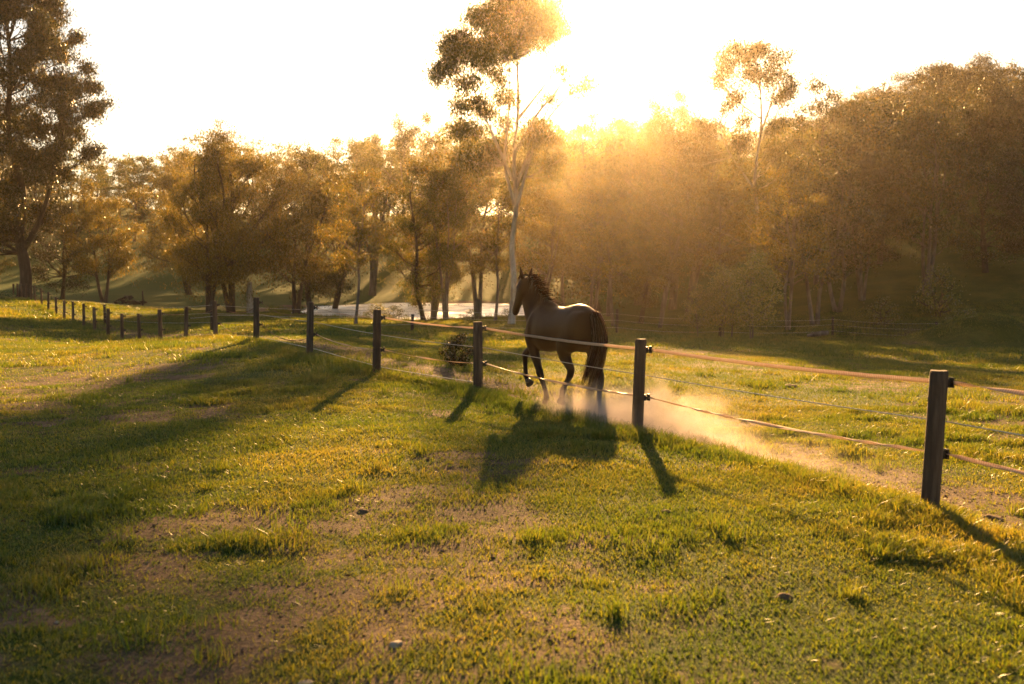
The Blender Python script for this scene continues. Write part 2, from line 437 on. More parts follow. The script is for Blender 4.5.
def tufts():
    n = 520; X, Y = scatter(n, 4.0, 26)
    keep = rng.random(n) < sst((fbm(X, Y, 2.2, 111, 3) - .42) / .2) * .9 + .12
    d, al = fence_dist(X, Y)
    # a ragged line of long grass along the fence, in front of the lane
    m_ = 620; al2 = rng.uniform(-1, 5.2, m_); i2 = np.clip(np.floor(al2), 0, 5).astype(int); t2 = al2 - i2
    a_ = FP[i2,:2]; b_ = FP[i2+1,:2]; q = a_ + (b_-a_) * t2[:,None]; nn_ = (b_-a_) / np.linalg.norm(b_-a_, axis=1)[:,None]
    q = q + np.stack([-nn_[:,1], nn_[:,0]], -1) * rng.normal(.22, .22, m_)[:,None]
    k2 = rng.random(m_) < sst((fbm(q[:,0], q[:,1], 1.3, 121, 3) - .35) / .25)
    X = np.concatenate([X[keep], q[k2,0]]); Y = np.concatenate([Y[keep], q[k2,1]])
    per = 55; c = np.repeat(np.stack([X, Y], -1), per, 0); rad = np.repeat(rng.uniform(.03, .11, len(X)), per)
    c = c + rng.normal(0, 1, c.shape) * rad[:,None]
    H = np.repeat(rng.uniform(.07, .15, len(X)), per) * rng.uniform(.5, 1.2, len(c))
    return blades('grass_tufts', c[:,0], c[:,1], H, rng.uniform(.005, .010, len(c)), .6, True)
def reeds():
    a_ = rng.uniform(PI, 2*PI, 300); rr = 1.06 + .07 * np.sin(3*a_+1) + .05*np.sin(7*a_) + rng.normal(.035, .03, 300)
    X = xof(430,103) + 13 * rr * np.cos(a_); Y = 103 + 25 * rr * np.sin(a_)
    k = rng.random(300) < sst((fbm(X, Y, 2.5, 131, 2) - .35) / .2); X, Y = X[k], Y[k]
    per = 26; c = np.repeat(np.stack([X, Y], -1), per, 0) + rng.normal(0, .16, (len(X)*per, 2))
    H = np.repeat(rng.uniform(.15, .6, len(X)), per) * rng.uniform(.5, 1.2, len(c))
    return blades('reeds', c[:,0], c[:,1], H, rng.uniform(.03, .05, len(c)), .35, False)
tag(link('reeds', reeds(), M['grass']), 'reeds and rank grass along the near shore of the pond', 'reeds', kind='stuff')
tag(link('grass_tufts', tufts(), M['grass']), 'longer ragged grass tufts along the fence and across the paddock', 'grass', kind='stuff')

def crumbs():
    n = 26000; X, Y = scatter(n, 4.0, 15); k = rng.random(n) < bareness(X, Y) * 1.1 - .1; X, Y = X[k], Y[k]; n = len(X)
    r_ = rng.uniform(.003, .011, n) * np.where(rng.random(n) > .97, 2.0, 1)
    B = np.stack([X, Y, ground_np(X, Y) + r_ * .3], -1)
    o6 = np.array([[1,0,0],[0,1,0],[-1,0,0],[0,-1,0],[0,0,.8],[0,0,-.8]])
    v = B[:,None,:] + o6[None] * r_[:,None,None] * rng.uniform(.6, 1.3, (n, 6, 1))
    f = np.array([[0,1,4],[1,2,4],[2,3,4],[3,0,4],[1,0,5],[2,1,5],[3,2,5],[0,3,5]])
    return mesh_np('soil_crumbs', v.reshape(-1, 3), (np.arange(n)[:,None,None] * 6 + f[None]).reshape(-1, 3), True)
M['crumb'] = leafy('crumb', [(0,(.05,.032,.02)),(.6,(.13,.085,.055)),(.95,(.22,.16,.11)),(1,(.36,.29,.22))], 0, 0, tint=(1,1,1))
tag(link('soil_crumbs', crumbs(), M['crumb']), 'crumbs of dry soil on the worn patches and the lane', 'soil', kind='stuff')

# fallen gum leaves and bits of bark
def litter():
    n = 2600; X, Y = scatter(n, 4.0, 16)
    Z = ground_np(X, Y) + .014
    a_ = rng.uniform(0, 2*PI, n); L_ = rng.uniform(.008, .03, n); w_ = L_ * rng.uniform(.15, .35, n)
    d = np.stack([np.cos(a_), np.sin(a_), rng.normal(0, .25, n)], -1) * L_[:,None]
    w = np.stack([-np.sin(a_), np.cos(a_), rng.normal(0, .4, n)], -1) * w_[:,None]
    B = np.stack([X, Y, Z], -1)
    v = np.stack([B - d, B + w, B + d, B - w], 1).reshape(-1, 3)
    return mesh_np('leaf_litter', v, np.arange(4*n).reshape(-1, 4))
M['litter'] = leafy('litter', [(0,(.05,.03,.018)),(.6,(.13,.08,.045)),(.92,(.24,.16,.09)),(.99,(.4,.32,.24))], .2, 0.0, tint=(1,.9,.7))
tag(link('leaf_litter', litter(), M['litter']), 'scattered fallen gum leaves and bark flakes on the paddock', 'leaf litter', kind='stuff')

# ------------------------------------------------------------------ trees
def leaves_np(C0, per, spread, size, droop=.8, aspect=.34, flat=1.0):
    """C0 (n,3) spray centres; per leaves each"""
    n = len(C0) * per
    c = np.repeat(C0, per, 0) + rng.normal(0, 1, (n, 3)) * np.array([spread, spread, spread * .75 * flat])
    d = rng.normal(0, 1, (n, 3)); d[:,2] -= droop * 1.6; d /= np.linalg.norm(d, axis=1)[:,None]
    r = rng.normal(0, 1, (n, 3)); w = np.cross(d, r); w /= np.linalg.norm(w, axis=1)[:,None] + 1e-9
    L_ = size * rng.uniform(.6, 1.35, n)[:,None]; W = L_ * aspect
    v = np.stack([c - d * L_/2, c + w * W/2 + d * L_ * .05, c + d * L_/2, c - w * W/2 + d * L_ * .05], 1)
    return v.reshape(-1, 3)
def bez(a, b, sag, n=6, jit=.0):
    a = Vector(a); b = Vector(b); m = a.lerp(b, .5) + Vector(sag)
    pts = []
    for i in range(n + 1):
        t = i / n; p = a * (1-t)**2 + m * 2*t*(1-t) + b * t*t
        if 0 < i < n and jit: p += Vector((random.gauss(0, jit), random.gauss(0, jit), random.gauss(0, jit*.5)))
        pts.append(p)
    return pts
def tree_parts(clumps, stems, r0, leaf=.17, per=26, sprays=16, droop=.8, twig=.012, hollow=.0, bare_limbs=0, aspect=.34, spray=.30, thin_limb=.45):
    """clumps: (x,y,z,rx,rz) ellipsoids; stems: list of polylines from the ground; each clump gets a limb from the nearest stem"""
    mb = MB(); heads = []
    for st in stems:
        st = [Vector(p) for p in st]; n = len(st)
        # refine the polyline
        fine = []
        for i in range(n - 1):
            p_, q_ = st[i], st[i+1]; pm_, qn_ = st[max(i-1,0)], st[min(i+2,n-1)]
            for k in range(4):
                t = k / 4
                fine.append(.5 * ((2*p_) + (q_-pm_)*t + (2*pm_-5*p_+4*q_-qn_)*t*t + (3*p_-pm_-3*q_+qn_)*t**3) if n > 2 else p_.lerp(q_, t))
        fine.append(st[-1]); m_ = len(fine)
        hgt = st[-1].z - st[0].z
        low = st[0].z < .5; r1 = r0 if low else r0 * .5
        rs = [r1 * (1.0 - .82 * (i / (m_-1)) ** .75) for i in range(m_)]
        if low: rs[0] *= 1.35; rs[1] *= 1.08
        mb.tube(fine, rs, 9, True, .06)
        heads.append((fine, rs))
    cs = []
    for (x, y, z, rx, rz) in clumps:
        c = Vector((x, y, z)); best = None
        for fine, rs in heads:
            for i, p in enumerate(fine):
                if i < len(fine) * .22: continue
                dz = c.z - p.z; dh = math.hypot(c.x - p.x, c.y - p.y)
                cost = abs(dz - dh * .9) * .7 + (c - p).length + (50 if dz < -.4 - .3*dh else 0)
                if best is None or cost < best[0]: best = (cost, p, rs[i])
        _, p, pr = best
        Ln = (c - p).length
        rr = max(.02, min(pr * .7, .018 + .0125 * Ln * (rx / 1.2)))
        pts = bez(p, c, (0, 0, -.10 * Ln * random.uniform(.4, 1.3)), 6, Ln * .025)
        mb.tube(pts, [rr * (1 - .62 * i / 6) for i in range(7)], 6, False)
        # branchlets
        nb = max(4, int(sprays * (rx * rz) ** .5 * 1.0))
        for k in range(nb):
            dv = Vector((random.gauss(0, 1), random.gauss(0, 1), random.gauss(0, .8))).normalized()
            rad = random.uniform(.45, 1.05) ** (.6) if random.random() > hollow else random.uniform(.85, 1.1)
            if dv.z < 0: dv.z *= .55
            e = c + Vector((dv.x * rx, dv.y * rx, dv.z * rz)) * rad
            s = pts[random.choice((3, 4, 5, 6))]
            if k % 3 != 2:
                mb.tube(bez(s, e, (0, 0, .08 * rx), 3), [rr * .3 + .004, rr * .22 + .003, twig, twig * .6], 4, False)
            cs.append(e)
            cs.append(e.lerp(s, random.uniform(.15, .5)))
            if k % 4 == 0: cs.append(c + Vector((random.gauss(0, .7) * rx, random.gauss(0, .7) * rx, -rz * random.uniform(.5, 2.0))))
    for k in range(bare_limbs):
        fine, rs = random.choice(heads); i = random.randrange(int(len(fine)*.35), int(len(fine)*.8)); p = fine[i]
        a_ = random.uniform(0, 2*PI); l_ = random.uniform(1.2, 2.8)
        e = p + Vector((math.cos(a_)*l_, math.sin(a_)*l_, random.uniform(.2, 1.2) * l_ * .6))
        mb.tube(bez(p, e, (0,0,-.2), 4, .06), [rs[i]*.3, rs[i]*.22, rs[i]*.16, rs[i]*.1, .01], 5, False)
    cs = np.array([tuple(c) for c in cs])
    v = leaves_np(cs, per, spray, leaf, droop, aspect)
    return mb, v
def gum(H, R, kind='round', seed=0, nst=1, r0=.16, base=.35, ncl=26, **kw):
    """H height, R crown radius, base = crown base as a share of the height"""
    random.seed(seed); global rng
    rng = np.random.default_rng(seed + 100)
    stems = []
    for s in range(nst):
        a_ = random.uniform(0, 2*PI); off = .12 * (nst > 1)
        topr = R * random.uniform(.1, .3) * (2.0 if nst > 1 else 1)
        b = Vector((math.cos(a_) * off, math.sin(a_) * off, -.25)); t = Vector((math.cos(a_) * topr, math.sin(a_) * topr, H * random.uniform(.72, .86)))
        pts = [b]
        for q in (.3, .55, .8):
            p = b.lerp(t, q) + Vector((random.gauss(0, .04*R), random.gauss(0, .04*R), 0)); pts.append(p)
        pts.append(t); stems.append(pts)
    cl = []
    for k in range(ncl):
        f = (k + .5) / ncl
        z = base + (1 - base) * f
        if kind == 'round': prof = math.sin(PI * min(1, .12 + .86 * (z - base) / (1 - base))) ** .6
        elif kind == 'vase': prof = .35 + .65 * math.sin(PI * .55 * (z - base) / (1 - base) + .3)
        elif kind == 'umbrella': prof = 1.0 if .35 < f < .85 else .6
        elif kind == 'cone': prof = 1.1 * (1 - f) + .15
        else: prof = 1
        a_ = k * 2.399 + random.uniform(-.5, .5); rr = R * prof * random.uniform(.35, .95)
        s = R * random.uniform(.15, .30)
        cl.append((math.cos(a_) * rr, math.sin(a_) * rr, H * z - s * .5 + random.gauss(0, .03*H), s, s * random.uniform(.5, .8)))
    return tree_parts(cl, stems, r0, **kw)
PROTO = {}
def proto(key, parts, leafm, barkm):
    mb, v = parts
    tm = mb.mesh('trunk'); tm.materials.append(M[barkm])
    cm = mesh_np('crown', v, np.arange(len(v)).reshape(-1, 4)); cm.materials.append(M[leafm])
    PROTO[key] = (tm, cm, v)
def plant(key, px, Y, s=1.0, sz=None, rz=0, label='', cat='tree', name='gum_tree', group=None, zoff=0, foliage='crown', wood='trunk'):
    tm, cm, _ = PROTO[key]; X = xof(px, Y)
    r = empty(name, (X, Y, ground(X, Y) + zoff), rz); r.scale = (s, s, sz or s)
    t = bpy.data.objects.new(wood, tm); C.objects.link(t); t.parent = r
    c = bpy.data.objects.new(foliage, cm); C.objects.link(c); c.parent = r
    tag(r, label, cat, group); return r

# -- the tall pale gum the sun stands behind: crown read off the photo at 67 m
def from_px(base_px, Y, cl, stems, zb):
    """convert picture points to tree coordinates; cl: (px,py,dy,rpx,rzpx)"""
    out = []
    for (px, py, dy, r, rz_) in cl:
        k = 5 if r > 9 else 3
        if base_px == 511 and px > 556: k = 2; r = r * .62; rz_ = rz_ * .7
        if base_px == 752: k = 3
        for _ in range(k):
            q = r * random.uniform(.5, .8); ox = random.gauss(0, .55) * r; oy = random.gauss(0, .5) * rz_
            out.append((xof(px + ox, Y) - xof(base_px, Y), dy + random.gauss(0, .5), zof(py + oy, Y) - zb, q * Y / F, q * .85 * Y / F))
    st = [[(xof(px, Y) - xof(base_px, Y), dy, (zof(py, Y) - zb)) for (px, py, dy) in s] for s in stems]
    return out, st
random.seed(3)
YT = 67.0; zb = ground(xof(511, YT), YT)
cl = [(500,42,-1,14,10),(524,44,1,14,9),(540,34,0,14,10),(556,20,1,12,9),(478,14,0,13,10),(500,12,0,20,14),(520,6,1,22,14),(535,20,-1,20,13),(545,8,0,16,12),(512,30,1,18,11),(488,24,-1,14,12),(510,-8,0,20,12),(530,-14,1,16,10),
      (462,38,0,15,11),(452,52,1,14,12),(470,56,-1,15,12),(445,68,0,11,10),(480,44,1,13,10),(438,80,0,8,7),(490,60,0,11,9),
      (565,68,0,14,8),(582,78,1,11,8),(590,90,0,7,5),(570,94,-1,9,6),(512,52,0,14,8),(488,50,0,10,8),(498,76,1,8,9),(478,84,-1,8,8),(462,78,1,8,8),(486,112,2,9,9),(512,96,-1,8,8),(540,120,2,9,8),(470,160,1,12,10),(548,98,1,5,4),(556,140,-1,9,9),
      (455,100,2,10,7),(480,105,-2,10,8),(500,92,2,9,6),(505,118,2,9,7),(470,135,-2,14,10),(500,140,2,14,10),(535,140,-2,14,10),(488,150,1,11,9),(530,155,1,9,7),
      (480,165,0,12,10),(520,170,2,12,10),(548,168,-2,11,9)]
st = [[(511,326,0),(514,285,0),(512,245,.2),(516,205,.3),(514,160,.2),(518,110,0),(517,60,-.3),(516,15,-.4)],
      [(515,205,.3),(505,165,.1),(508,120,.6),(510,80,.8),(507,45,.8)],
      [(516,210,.3),(528,165,-.3),(543,120,-.4),(560,85,-.3)],
      [(515,190,.3),(530,150,.4),(552,112,.6),(580,84,.5),(592,80,.4)],[(517,150,.1),(535,118,-.6),(556,92,-.9),(572,66,-1)],[(517,120,0),(538,92,.6),(560,62,.9)],
      [(513,180,.3),(495,140,-.4),(478,100,-.6),(466,65,-.3)]]
st[0][0] = (511, 330, 0)
cl, st = from_px(511, YT, cl, st, zb)
rng = np.random.default_rng(1)
proto('tall', tree_parts(cl, st, .27, leaf=.20, per=17, sprays=22, droop=1.3, bare_limbs=5, spray=.36), 'leaf_olive', 'bark_pale')
plant('tall', 511, YT, 1, label='tallest pale trunked gum at centre with the low sun behind its crown')

# -- the tall sparse gum right of centre
random.seed(5); Y2 = 78.0; zb = ground(xof(752, Y2), Y2)
cl = [(735,55,0,14,9),(752,52,1,14,9),(768,60,-1,13,9),(720,66,0,11,8),(780,75,1,10,8),(745,72,-1,11,8),(712,78,0,7,6),(760,82,0,10,7),(785,92,0,8,6),(755,44,0,10,6),
      (735,92,2,8,6),(770,104,-2,8,6),(715,130,1,12,9),(738,150,-2,12,10),(700,160,1,12,10),(775,150,2,12,10),(790,175,-1,12,10),(742,118,1,8,7),(765,128,-1,8,7),(728,108,0,7,5),(778,118,1,7,6),(720,190,-1,13,10),(705,215,1,10,8)]
st = [[(752,330,0),(751,270,0),(757,225,0),(753,180,.2),(758,130,0),(757,90,0),(752,60,0)],
      [(754,190,.2),(738,170,-.2),(722,145,-.3),(718,120,0)],[(757,135,0),(768,105,.3),(772,80,.2)]]
cl, st = from_px(752, Y2, cl, st, zb); rng = np.random.default_rng(2)
proto('tall_right', tree_parts(cl, st, .22, leaf=.20, per=18, sprays=22, droop=1.3, bare_limbs=4, spray=.36), 'leaf_olive', 'bark_pale')
plant('tall_right', 752, Y2, 1, label='tall slim gum with bare pale stem and open crown above the wood right of centre')

# -- the huge dark tree cut by the left edge
random.seed(11); Y3 = 88.0; zb = ground(xof(26, Y3), Y3)
cl = []
for (px, py, r) in [(20,-20,34),(-20,0,36),(40,10,26),(60,45,24),(20,40,32),(-30,50,36),(75,85,20),(45,80,28),(0,90,36),(-50,100,36),(88,112,15),(60,125,24),(25,130,30),
                    (-15,140,34),(75,150,18),(45,165,24),(10,180,30),(-40,180,34),(35,205,18),(0,225,24),(-30,230,26),(60,180,12),(-70,60,30),(-75,140,30),(50,-10,22),(85,60,12),(92,98,9),(70,20,14),
                    (5,-45,30),(-40,-60,36),(-80,-10,34)]:
    for dy in (-3.0, 2.2): cl.append((px + random.uniform(-6, 6), py + random.uniform(-6, 6), dy + random.uniform(-1.5, 1.5), r * .62, r * .62))
st = [[(26,298,0),(27,270,0),(22,235,0),(24,190,.4),(14,130,0),(18,60,0),(12,-10,0)],[(25,250,0),(42,215,.5),(55,160,1),(62,100,1)],[(24,240,0),(2,200,-1),(-30,140,-1),(-45,60,-1)]]
cl, st = from_px(26, Y3, cl, st, zb); rng = np.random.default_rng(3)
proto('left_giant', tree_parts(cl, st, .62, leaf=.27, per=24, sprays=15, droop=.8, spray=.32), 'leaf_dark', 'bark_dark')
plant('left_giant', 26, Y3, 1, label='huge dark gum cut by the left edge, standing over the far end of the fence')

# -- generic kinds
proto('weeping', gum(13.5, 5.6, 'round', 21, nst=3, r0=.24, base=.22, ncl=46, leaf=.17, per=26, sprays=18, droop=1.6, spray=.25), 'leaf_gold', 'bark_dark')
proto('weeping_b', gum(11.5, 4.4, 'vase', 22, nst=2, r0=.20, base=.28, ncl=34, leaf=.17, per=26, sprays=18, droop=1.6, spray=.25), 'leaf_gold', 'bark_dark')
proto('slim', gum(11.0, 2.7, 'vase', 23, nst=1, r0=.13, base=.42, ncl=22, leaf=.165, per=24, sprays=15, droop=1.0, bare_limbs=4, spray=.22), 'leaf_gold', 'bark_grey')
proto('slim_b', gum(12.0, 3.2, 'round', 24, nst=3, r0=.12, base=.34, ncl=28, leaf=.165, per=24, sprays=15, droop=1.0, bare_limbs=3, spray=.22), 'leaf_gold', 'bark_grey')
proto('bushy', gum(13.0, 4.4, 'round', 25, nst=2, r0=.22, base=.16, ncl=38, leaf=.165, per=24, sprays=16, droop=.9, spray=.25), 'leaf_olive', 'bark_dark')
proto('bushy_b', gum(15.0, 5.0, 'umbrella', 26, nst=3, r0=.26, base=.30, ncl=30, leaf=.165, per=28, sprays=24, droop=.7, spray=.25), 'leaf_olive', 'bark_grey')
proto('dark', gum(16.0, 6.2, 'umbrella', 27, nst=2, r0=.34, base=.26, ncl=42, leaf=.20, per=24, sprays=15, droop=.6, spray=.30), 'leaf_dark', 'bark_dark')
proto('dark_b', gum(14.0, 5.2, 'round', 28, nst=2, r0=.30, base=.18, ncl=40, leaf=.20, per=24, sprays=15, droop=.8, spray=.30), 'leaf_dark', 'bark_dark')
proto('slim_d', gum(12.0, 3.2, 'round', 34, nst=2, r0=.14, base=.34, ncl=24, leaf=.17, per=24, sprays=16, droop=1.0, bare_limbs=4, spray=.24), 'leaf_dark', 'bark_grey')
proto('bushy_d', gum(15.0, 5.0, 'round', 35, nst=4, r0=.20, base=.30, ncl=34, leaf=.18, per=26, sprays=22, droop=.8, bare_limbs=4, spray=.24), 'leaf_dark', 'bark_grey')
proto('sapling', gum(3.6, 1.15, 'round', 29, nst=2, r0=.035, base=.25, ncl=28, leaf=.13, per=20, sprays=17, droop=.4, twig=.006, spray=.16), 'leaf_grey', 'bark_grey')
proto('bush', gum(1.0, .62, 'round', 33, nst=4, r0=.02, base=.08, ncl=20, leaf=.075, per=14, sprays=20, droop=0.0, twig=.004, spray=.08, aspect=.55), 'leaf_dark', 'bark_dark')
proto('shrub', gum(1.2, .75, 'round', 30, nst=3, r0=.02, base=.1, ncl=16, leaf=.07, per=10, sprays=14, droop=0.1, twig=.004, spray=.09, aspect=.5), 'leaf_grey', 'bark_dark')
HT = {'weeping':13.5,'weeping_b':11.5,'slim':11,'slim_b':12,'bushy':13,'bushy_b':15,'dark':16,'dark_b':14,'sapling':3.6,'shrub':1.2,'bush':1.0,'slim_d':12,'bushy_d':15}
def plant_to(key, px, Y, top, wide=1.0, rz=0, label='', **kw):
    """scale so that the crown reaches picture row `top`"""
    X = xof(px, Y); h = zof(top, Y) - ground(X, Y); sz = h / (HT[key] * .99)
    return plant(key, px, Y, sz * wide, sz, rz, label, **kw)

T = [ # key, px, depth, top row, width factor, rotation, label
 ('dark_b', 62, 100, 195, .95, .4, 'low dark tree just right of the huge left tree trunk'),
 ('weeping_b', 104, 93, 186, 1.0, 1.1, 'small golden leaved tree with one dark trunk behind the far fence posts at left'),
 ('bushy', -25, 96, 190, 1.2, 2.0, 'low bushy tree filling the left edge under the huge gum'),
 ('weeping', 190, 122, 160, .95, 2.2, 'gold green tree on the far left meadow, its thick trunk left of the weeping pair'),
 ('weeping', 208, 74, 160, .85, .3, 'left one of the two golden weeping gums leaning on each other'),
 ('weeping', 232, 76, 135, .92, 3.6, 'broad golden weeping gum, the tallest left of the pond'),
 ('weeping_b', 295, 78, 165, 1.0, 5.0, 'narrow golden tree between the weeping gum and the pond'),
 ('bushy', 312, 92, 150, .85, 2.5, 'full gum beyond the left tip of the pond'),
 ('slim', 355, 60, 172, 1.0, .8, 'slender single stemmed gum standing in front of the left end of the pond'),
 ('bushy', 332, 104, 150, .9, 4.4, 'rounded gum standing behind the slender gum at the left of the pond'),
 ('bushy', 425, 72, 168, .95, 1.9, 'leaning gum on the near pond bank, left of the dark clump'),
 ('slim_b', 432, 74, 150, 1.35, 3.0, 'many stemmed gum on the pond bank right of the leaning gum'),
 ('bushy_b', 446, 71, 165, .72, .2, 'forked dark gum on the pond bank with water showing either side'),
 ('bushy_b', 478, 75, 135, .85, 4.1, 'thick trunked gum at the right end of the bright water'),
 ('slim', 495, 71, 180, 1.1, 5.5, 'thin curved gum close left of the tall central gum'),
 ('slim_b', 540, 76, 190, 1.2, 1.3, 'slim hazy gum directly behind the horse neck'),
 ('slim', 566, 79, 178, 1.3, 2.4, 'thin veiled gum over the horse back'),
 ('slim_b', 592, 77, 170, 1.25, .6, 'upright hazy gum over the horse rump'),
 ('slim', 614, 75, 188, 1.25, 3.9, 'straight hazy gum just right of the horse, behind the wire fence'),
 ('bushy', 640, 81, 155, .8, 5.1, 'full hazy gum rising above the second nearest fence post'),
 ('slim_b', 658, 74, 182, 1.2, 2.0, 'hazy gum with several thin stems, well left of the saplings'),
 ('slim_b', 684, 82, 128, 1.3, 1.2, 'tall many stemmed gum left of the saplings, in golden haze'),
 ('slim', 720, 76, 170, 1.3, 4.8, 'gum with hidden stem directly behind the saplings'),
 ('slim_b', 788, 71, 165, 1.15, .1, 'gum with clustered grey stems just right of the saplings'),
 ('slim_d', 815, 74, 158, 1.3, 2.8, 'gum with pale thin stems above the grey fallen log'),
 ('slim_d', 838, 80, 170, 1.5, 1.5, 'thin gum right of the fallen log'),
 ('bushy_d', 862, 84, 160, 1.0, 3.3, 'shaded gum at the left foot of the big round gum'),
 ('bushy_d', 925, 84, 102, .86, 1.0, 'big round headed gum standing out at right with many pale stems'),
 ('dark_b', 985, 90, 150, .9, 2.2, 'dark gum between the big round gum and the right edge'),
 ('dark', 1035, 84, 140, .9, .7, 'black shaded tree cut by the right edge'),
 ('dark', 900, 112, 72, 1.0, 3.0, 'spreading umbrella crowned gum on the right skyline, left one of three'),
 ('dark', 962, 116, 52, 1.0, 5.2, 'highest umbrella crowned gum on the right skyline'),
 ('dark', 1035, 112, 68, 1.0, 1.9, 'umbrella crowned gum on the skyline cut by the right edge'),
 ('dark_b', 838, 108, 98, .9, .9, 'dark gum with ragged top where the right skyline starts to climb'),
 ('slim_d', 815, 95, 85, .9, 4.0, 'small open crown poking above the wood right of the tall slim gum'),
 ('bushy_b', 672, 96, 92, .8, 2.6, 'high gum left of the tall slim gum, breaking the skyline'),
 ('bushy', 600, 105, 112, .9, 1.7, 'rounded hazy crown just right of the sun glow'),
 ('bushy_b', 640, 110, 118, .8, .5, 'second hazy crown right of the sun glow'),
 ('bushy_b', 415, 118, 113, .75, 3.3, 'big hazy gum behind the pond, left of the sun gum'),
 ('bushy_b', 372, 138, 136, .95, 2.9, 'hazy round crown on the skyline over the left end of the pond'),
]
for key, px, Y, top, wide, rz, lab in T:
    plant_to(key, px, Y, top, wide, rz, lab)
for i, (px, Y, top, w, rz, lab) in enumerate([(700,55,287,1.0,.3,'leftmost of four young saplings in the right meadow'),(722,56,268,.9,1.9,'second young sapling from the left, beside the fence post'),
        (731,57,272,.8,4.0,'third young sapling from the left, thin and close to its neighbour'),(754,54,256,1.15,5.2,'rightmost and tallest of the four young saplings')]):
    plant_to('sapling', px, Y, top, w, rz, lab, name='sapling_tree', cat='sapling', group='young saplings in the right meadow')
for px, Y, top, w, rz, lab in [
        (395,74,306,1.6,1.0,'low weedy shrub at the near water edge, left of the leaning gum'),(376,75,304,1.5,2.0,'small shrub at the water edge right of the slender gum'),
        (470,73,309,1.5,3.0,'dark shrub in front of the right end of the water'),(508,74,309,1.7,5.0,'pale shrub at the foot of the tall central gum'),
        (5,78,291,2.2,.7,'small shrub at the left edge by the last fence posts'),(883,72,298,1.1,4.4,'pale sunlit shrub at the foot of the dark slope at right'),
        (910,60,328,2.0,2.4,'dark low shrub in front of the wire netting fence'),(938,76,268,.9,1.2,'tall dark shrub below the big round gum'),(965,66,310,1.5,3.2,'low shrub left of the grassy heap')]:
    plant_to('shrub', px, Y, top, w, rz, lab, name='shrub', cat='shrub', foliage='leaves', wood='stem')

plant_to('bush', 457, 21.5, 335, 1.0, .4, 'round dark leafy bush on the lane just left of the third nearest post', name='bush', cat='bush', foliage='leaves', wood='stem')
# -- the far wood: one mass of crowns on the hill
random.seed(77); rng = np.random.default_rng(77)
wv = []; wm = []; wt = MB()
keys = ['bushy', 'bushy_b', 'dark_b', 'dark', 'slim_b']
def skyline(px):
    xs = [-200,-60,60,110,160,215,260,300,360,395,440,520,620,680,740,800,850,900,960,1030,1200]
    ys = [120,120,150,152,148,128,142,148,140,138,120,125,122,112,128,112,92,72,62,66,70]
    return np.interp(px, xs, ys)
rows = [(176, 44, 0), (190, 42, 1), (206, 40, 2), (150, 17, 3), (134, 13, 4), (118, 9, 5), (102, 5, 6)]
for Y, n, ri in rows:
    lo, hi = {3: (520, 1150), 4: (520, 1180), 5: (560, 1180), 6: (575, 900)}.get(ri, (-160, 1200))
    for k in range(n):
        px = lo + (hi - lo) * (k + random.uniform(.1, .9)) / n
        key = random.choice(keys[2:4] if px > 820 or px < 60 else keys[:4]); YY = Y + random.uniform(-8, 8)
        X = xof(px, YY); gz = ground(X, YY)
        top = skyline(px) + random.uniform(-4, 15) + (0 if ri in (0,1,2) else random.uniform(5, 30))
        h = min(zof(top, YY) - gz, 25)
        if h < 5: continue
        s = h / HT[key]; w = min(max(s, .8), 1.25) * random.uniform(1.0, 1.35)
        v = PROTO[key][2].reshape(-1, 4, 3)
        step = 4 if Y < 150 else 6
        v = v[rng.permutation(len(v))[:len(v)//step]]
        cc = v.mean(1, keepdims=True); v = cc + (v - cc) * (1.75 if step == 4 else 2.2)
        a_ = random.uniform(0, 2*PI); ca, sa = math.cos(a_), math.sin(a_)
        vv = v.reshape(-1, 3) * np.array([w, w, s])
        vv = np.stack([vv[:,0]*ca - vv[:,1]*sa + X, vv[:,0]*sa + vv[:,1]*ca + YY, vv[:,2] + gz], -1)
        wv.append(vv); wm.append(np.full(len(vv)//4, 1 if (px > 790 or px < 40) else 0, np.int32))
        wt.tube([(X, YY, gz - .5), (X + .3, YY, gz + h*.4), (X, YY+.3, gz + h*.75)], [.28, .2, .07], 6, False)
wv = np.concatenate(wv); me = mesh_np('woodland', wv, np.arange(len(wv)).reshape(-1, 4))
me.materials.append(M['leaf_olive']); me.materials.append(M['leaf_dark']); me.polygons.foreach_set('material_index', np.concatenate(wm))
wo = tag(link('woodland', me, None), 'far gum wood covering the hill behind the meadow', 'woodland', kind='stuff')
wt.build('trunks', M['bark_grey'], wo)['kind'] = 'stuff'
print('woodland quads', len(wv)//4, 'protos', {k: len(p[2])//4 for k, p in PROTO.items()})

DUST = 3.6
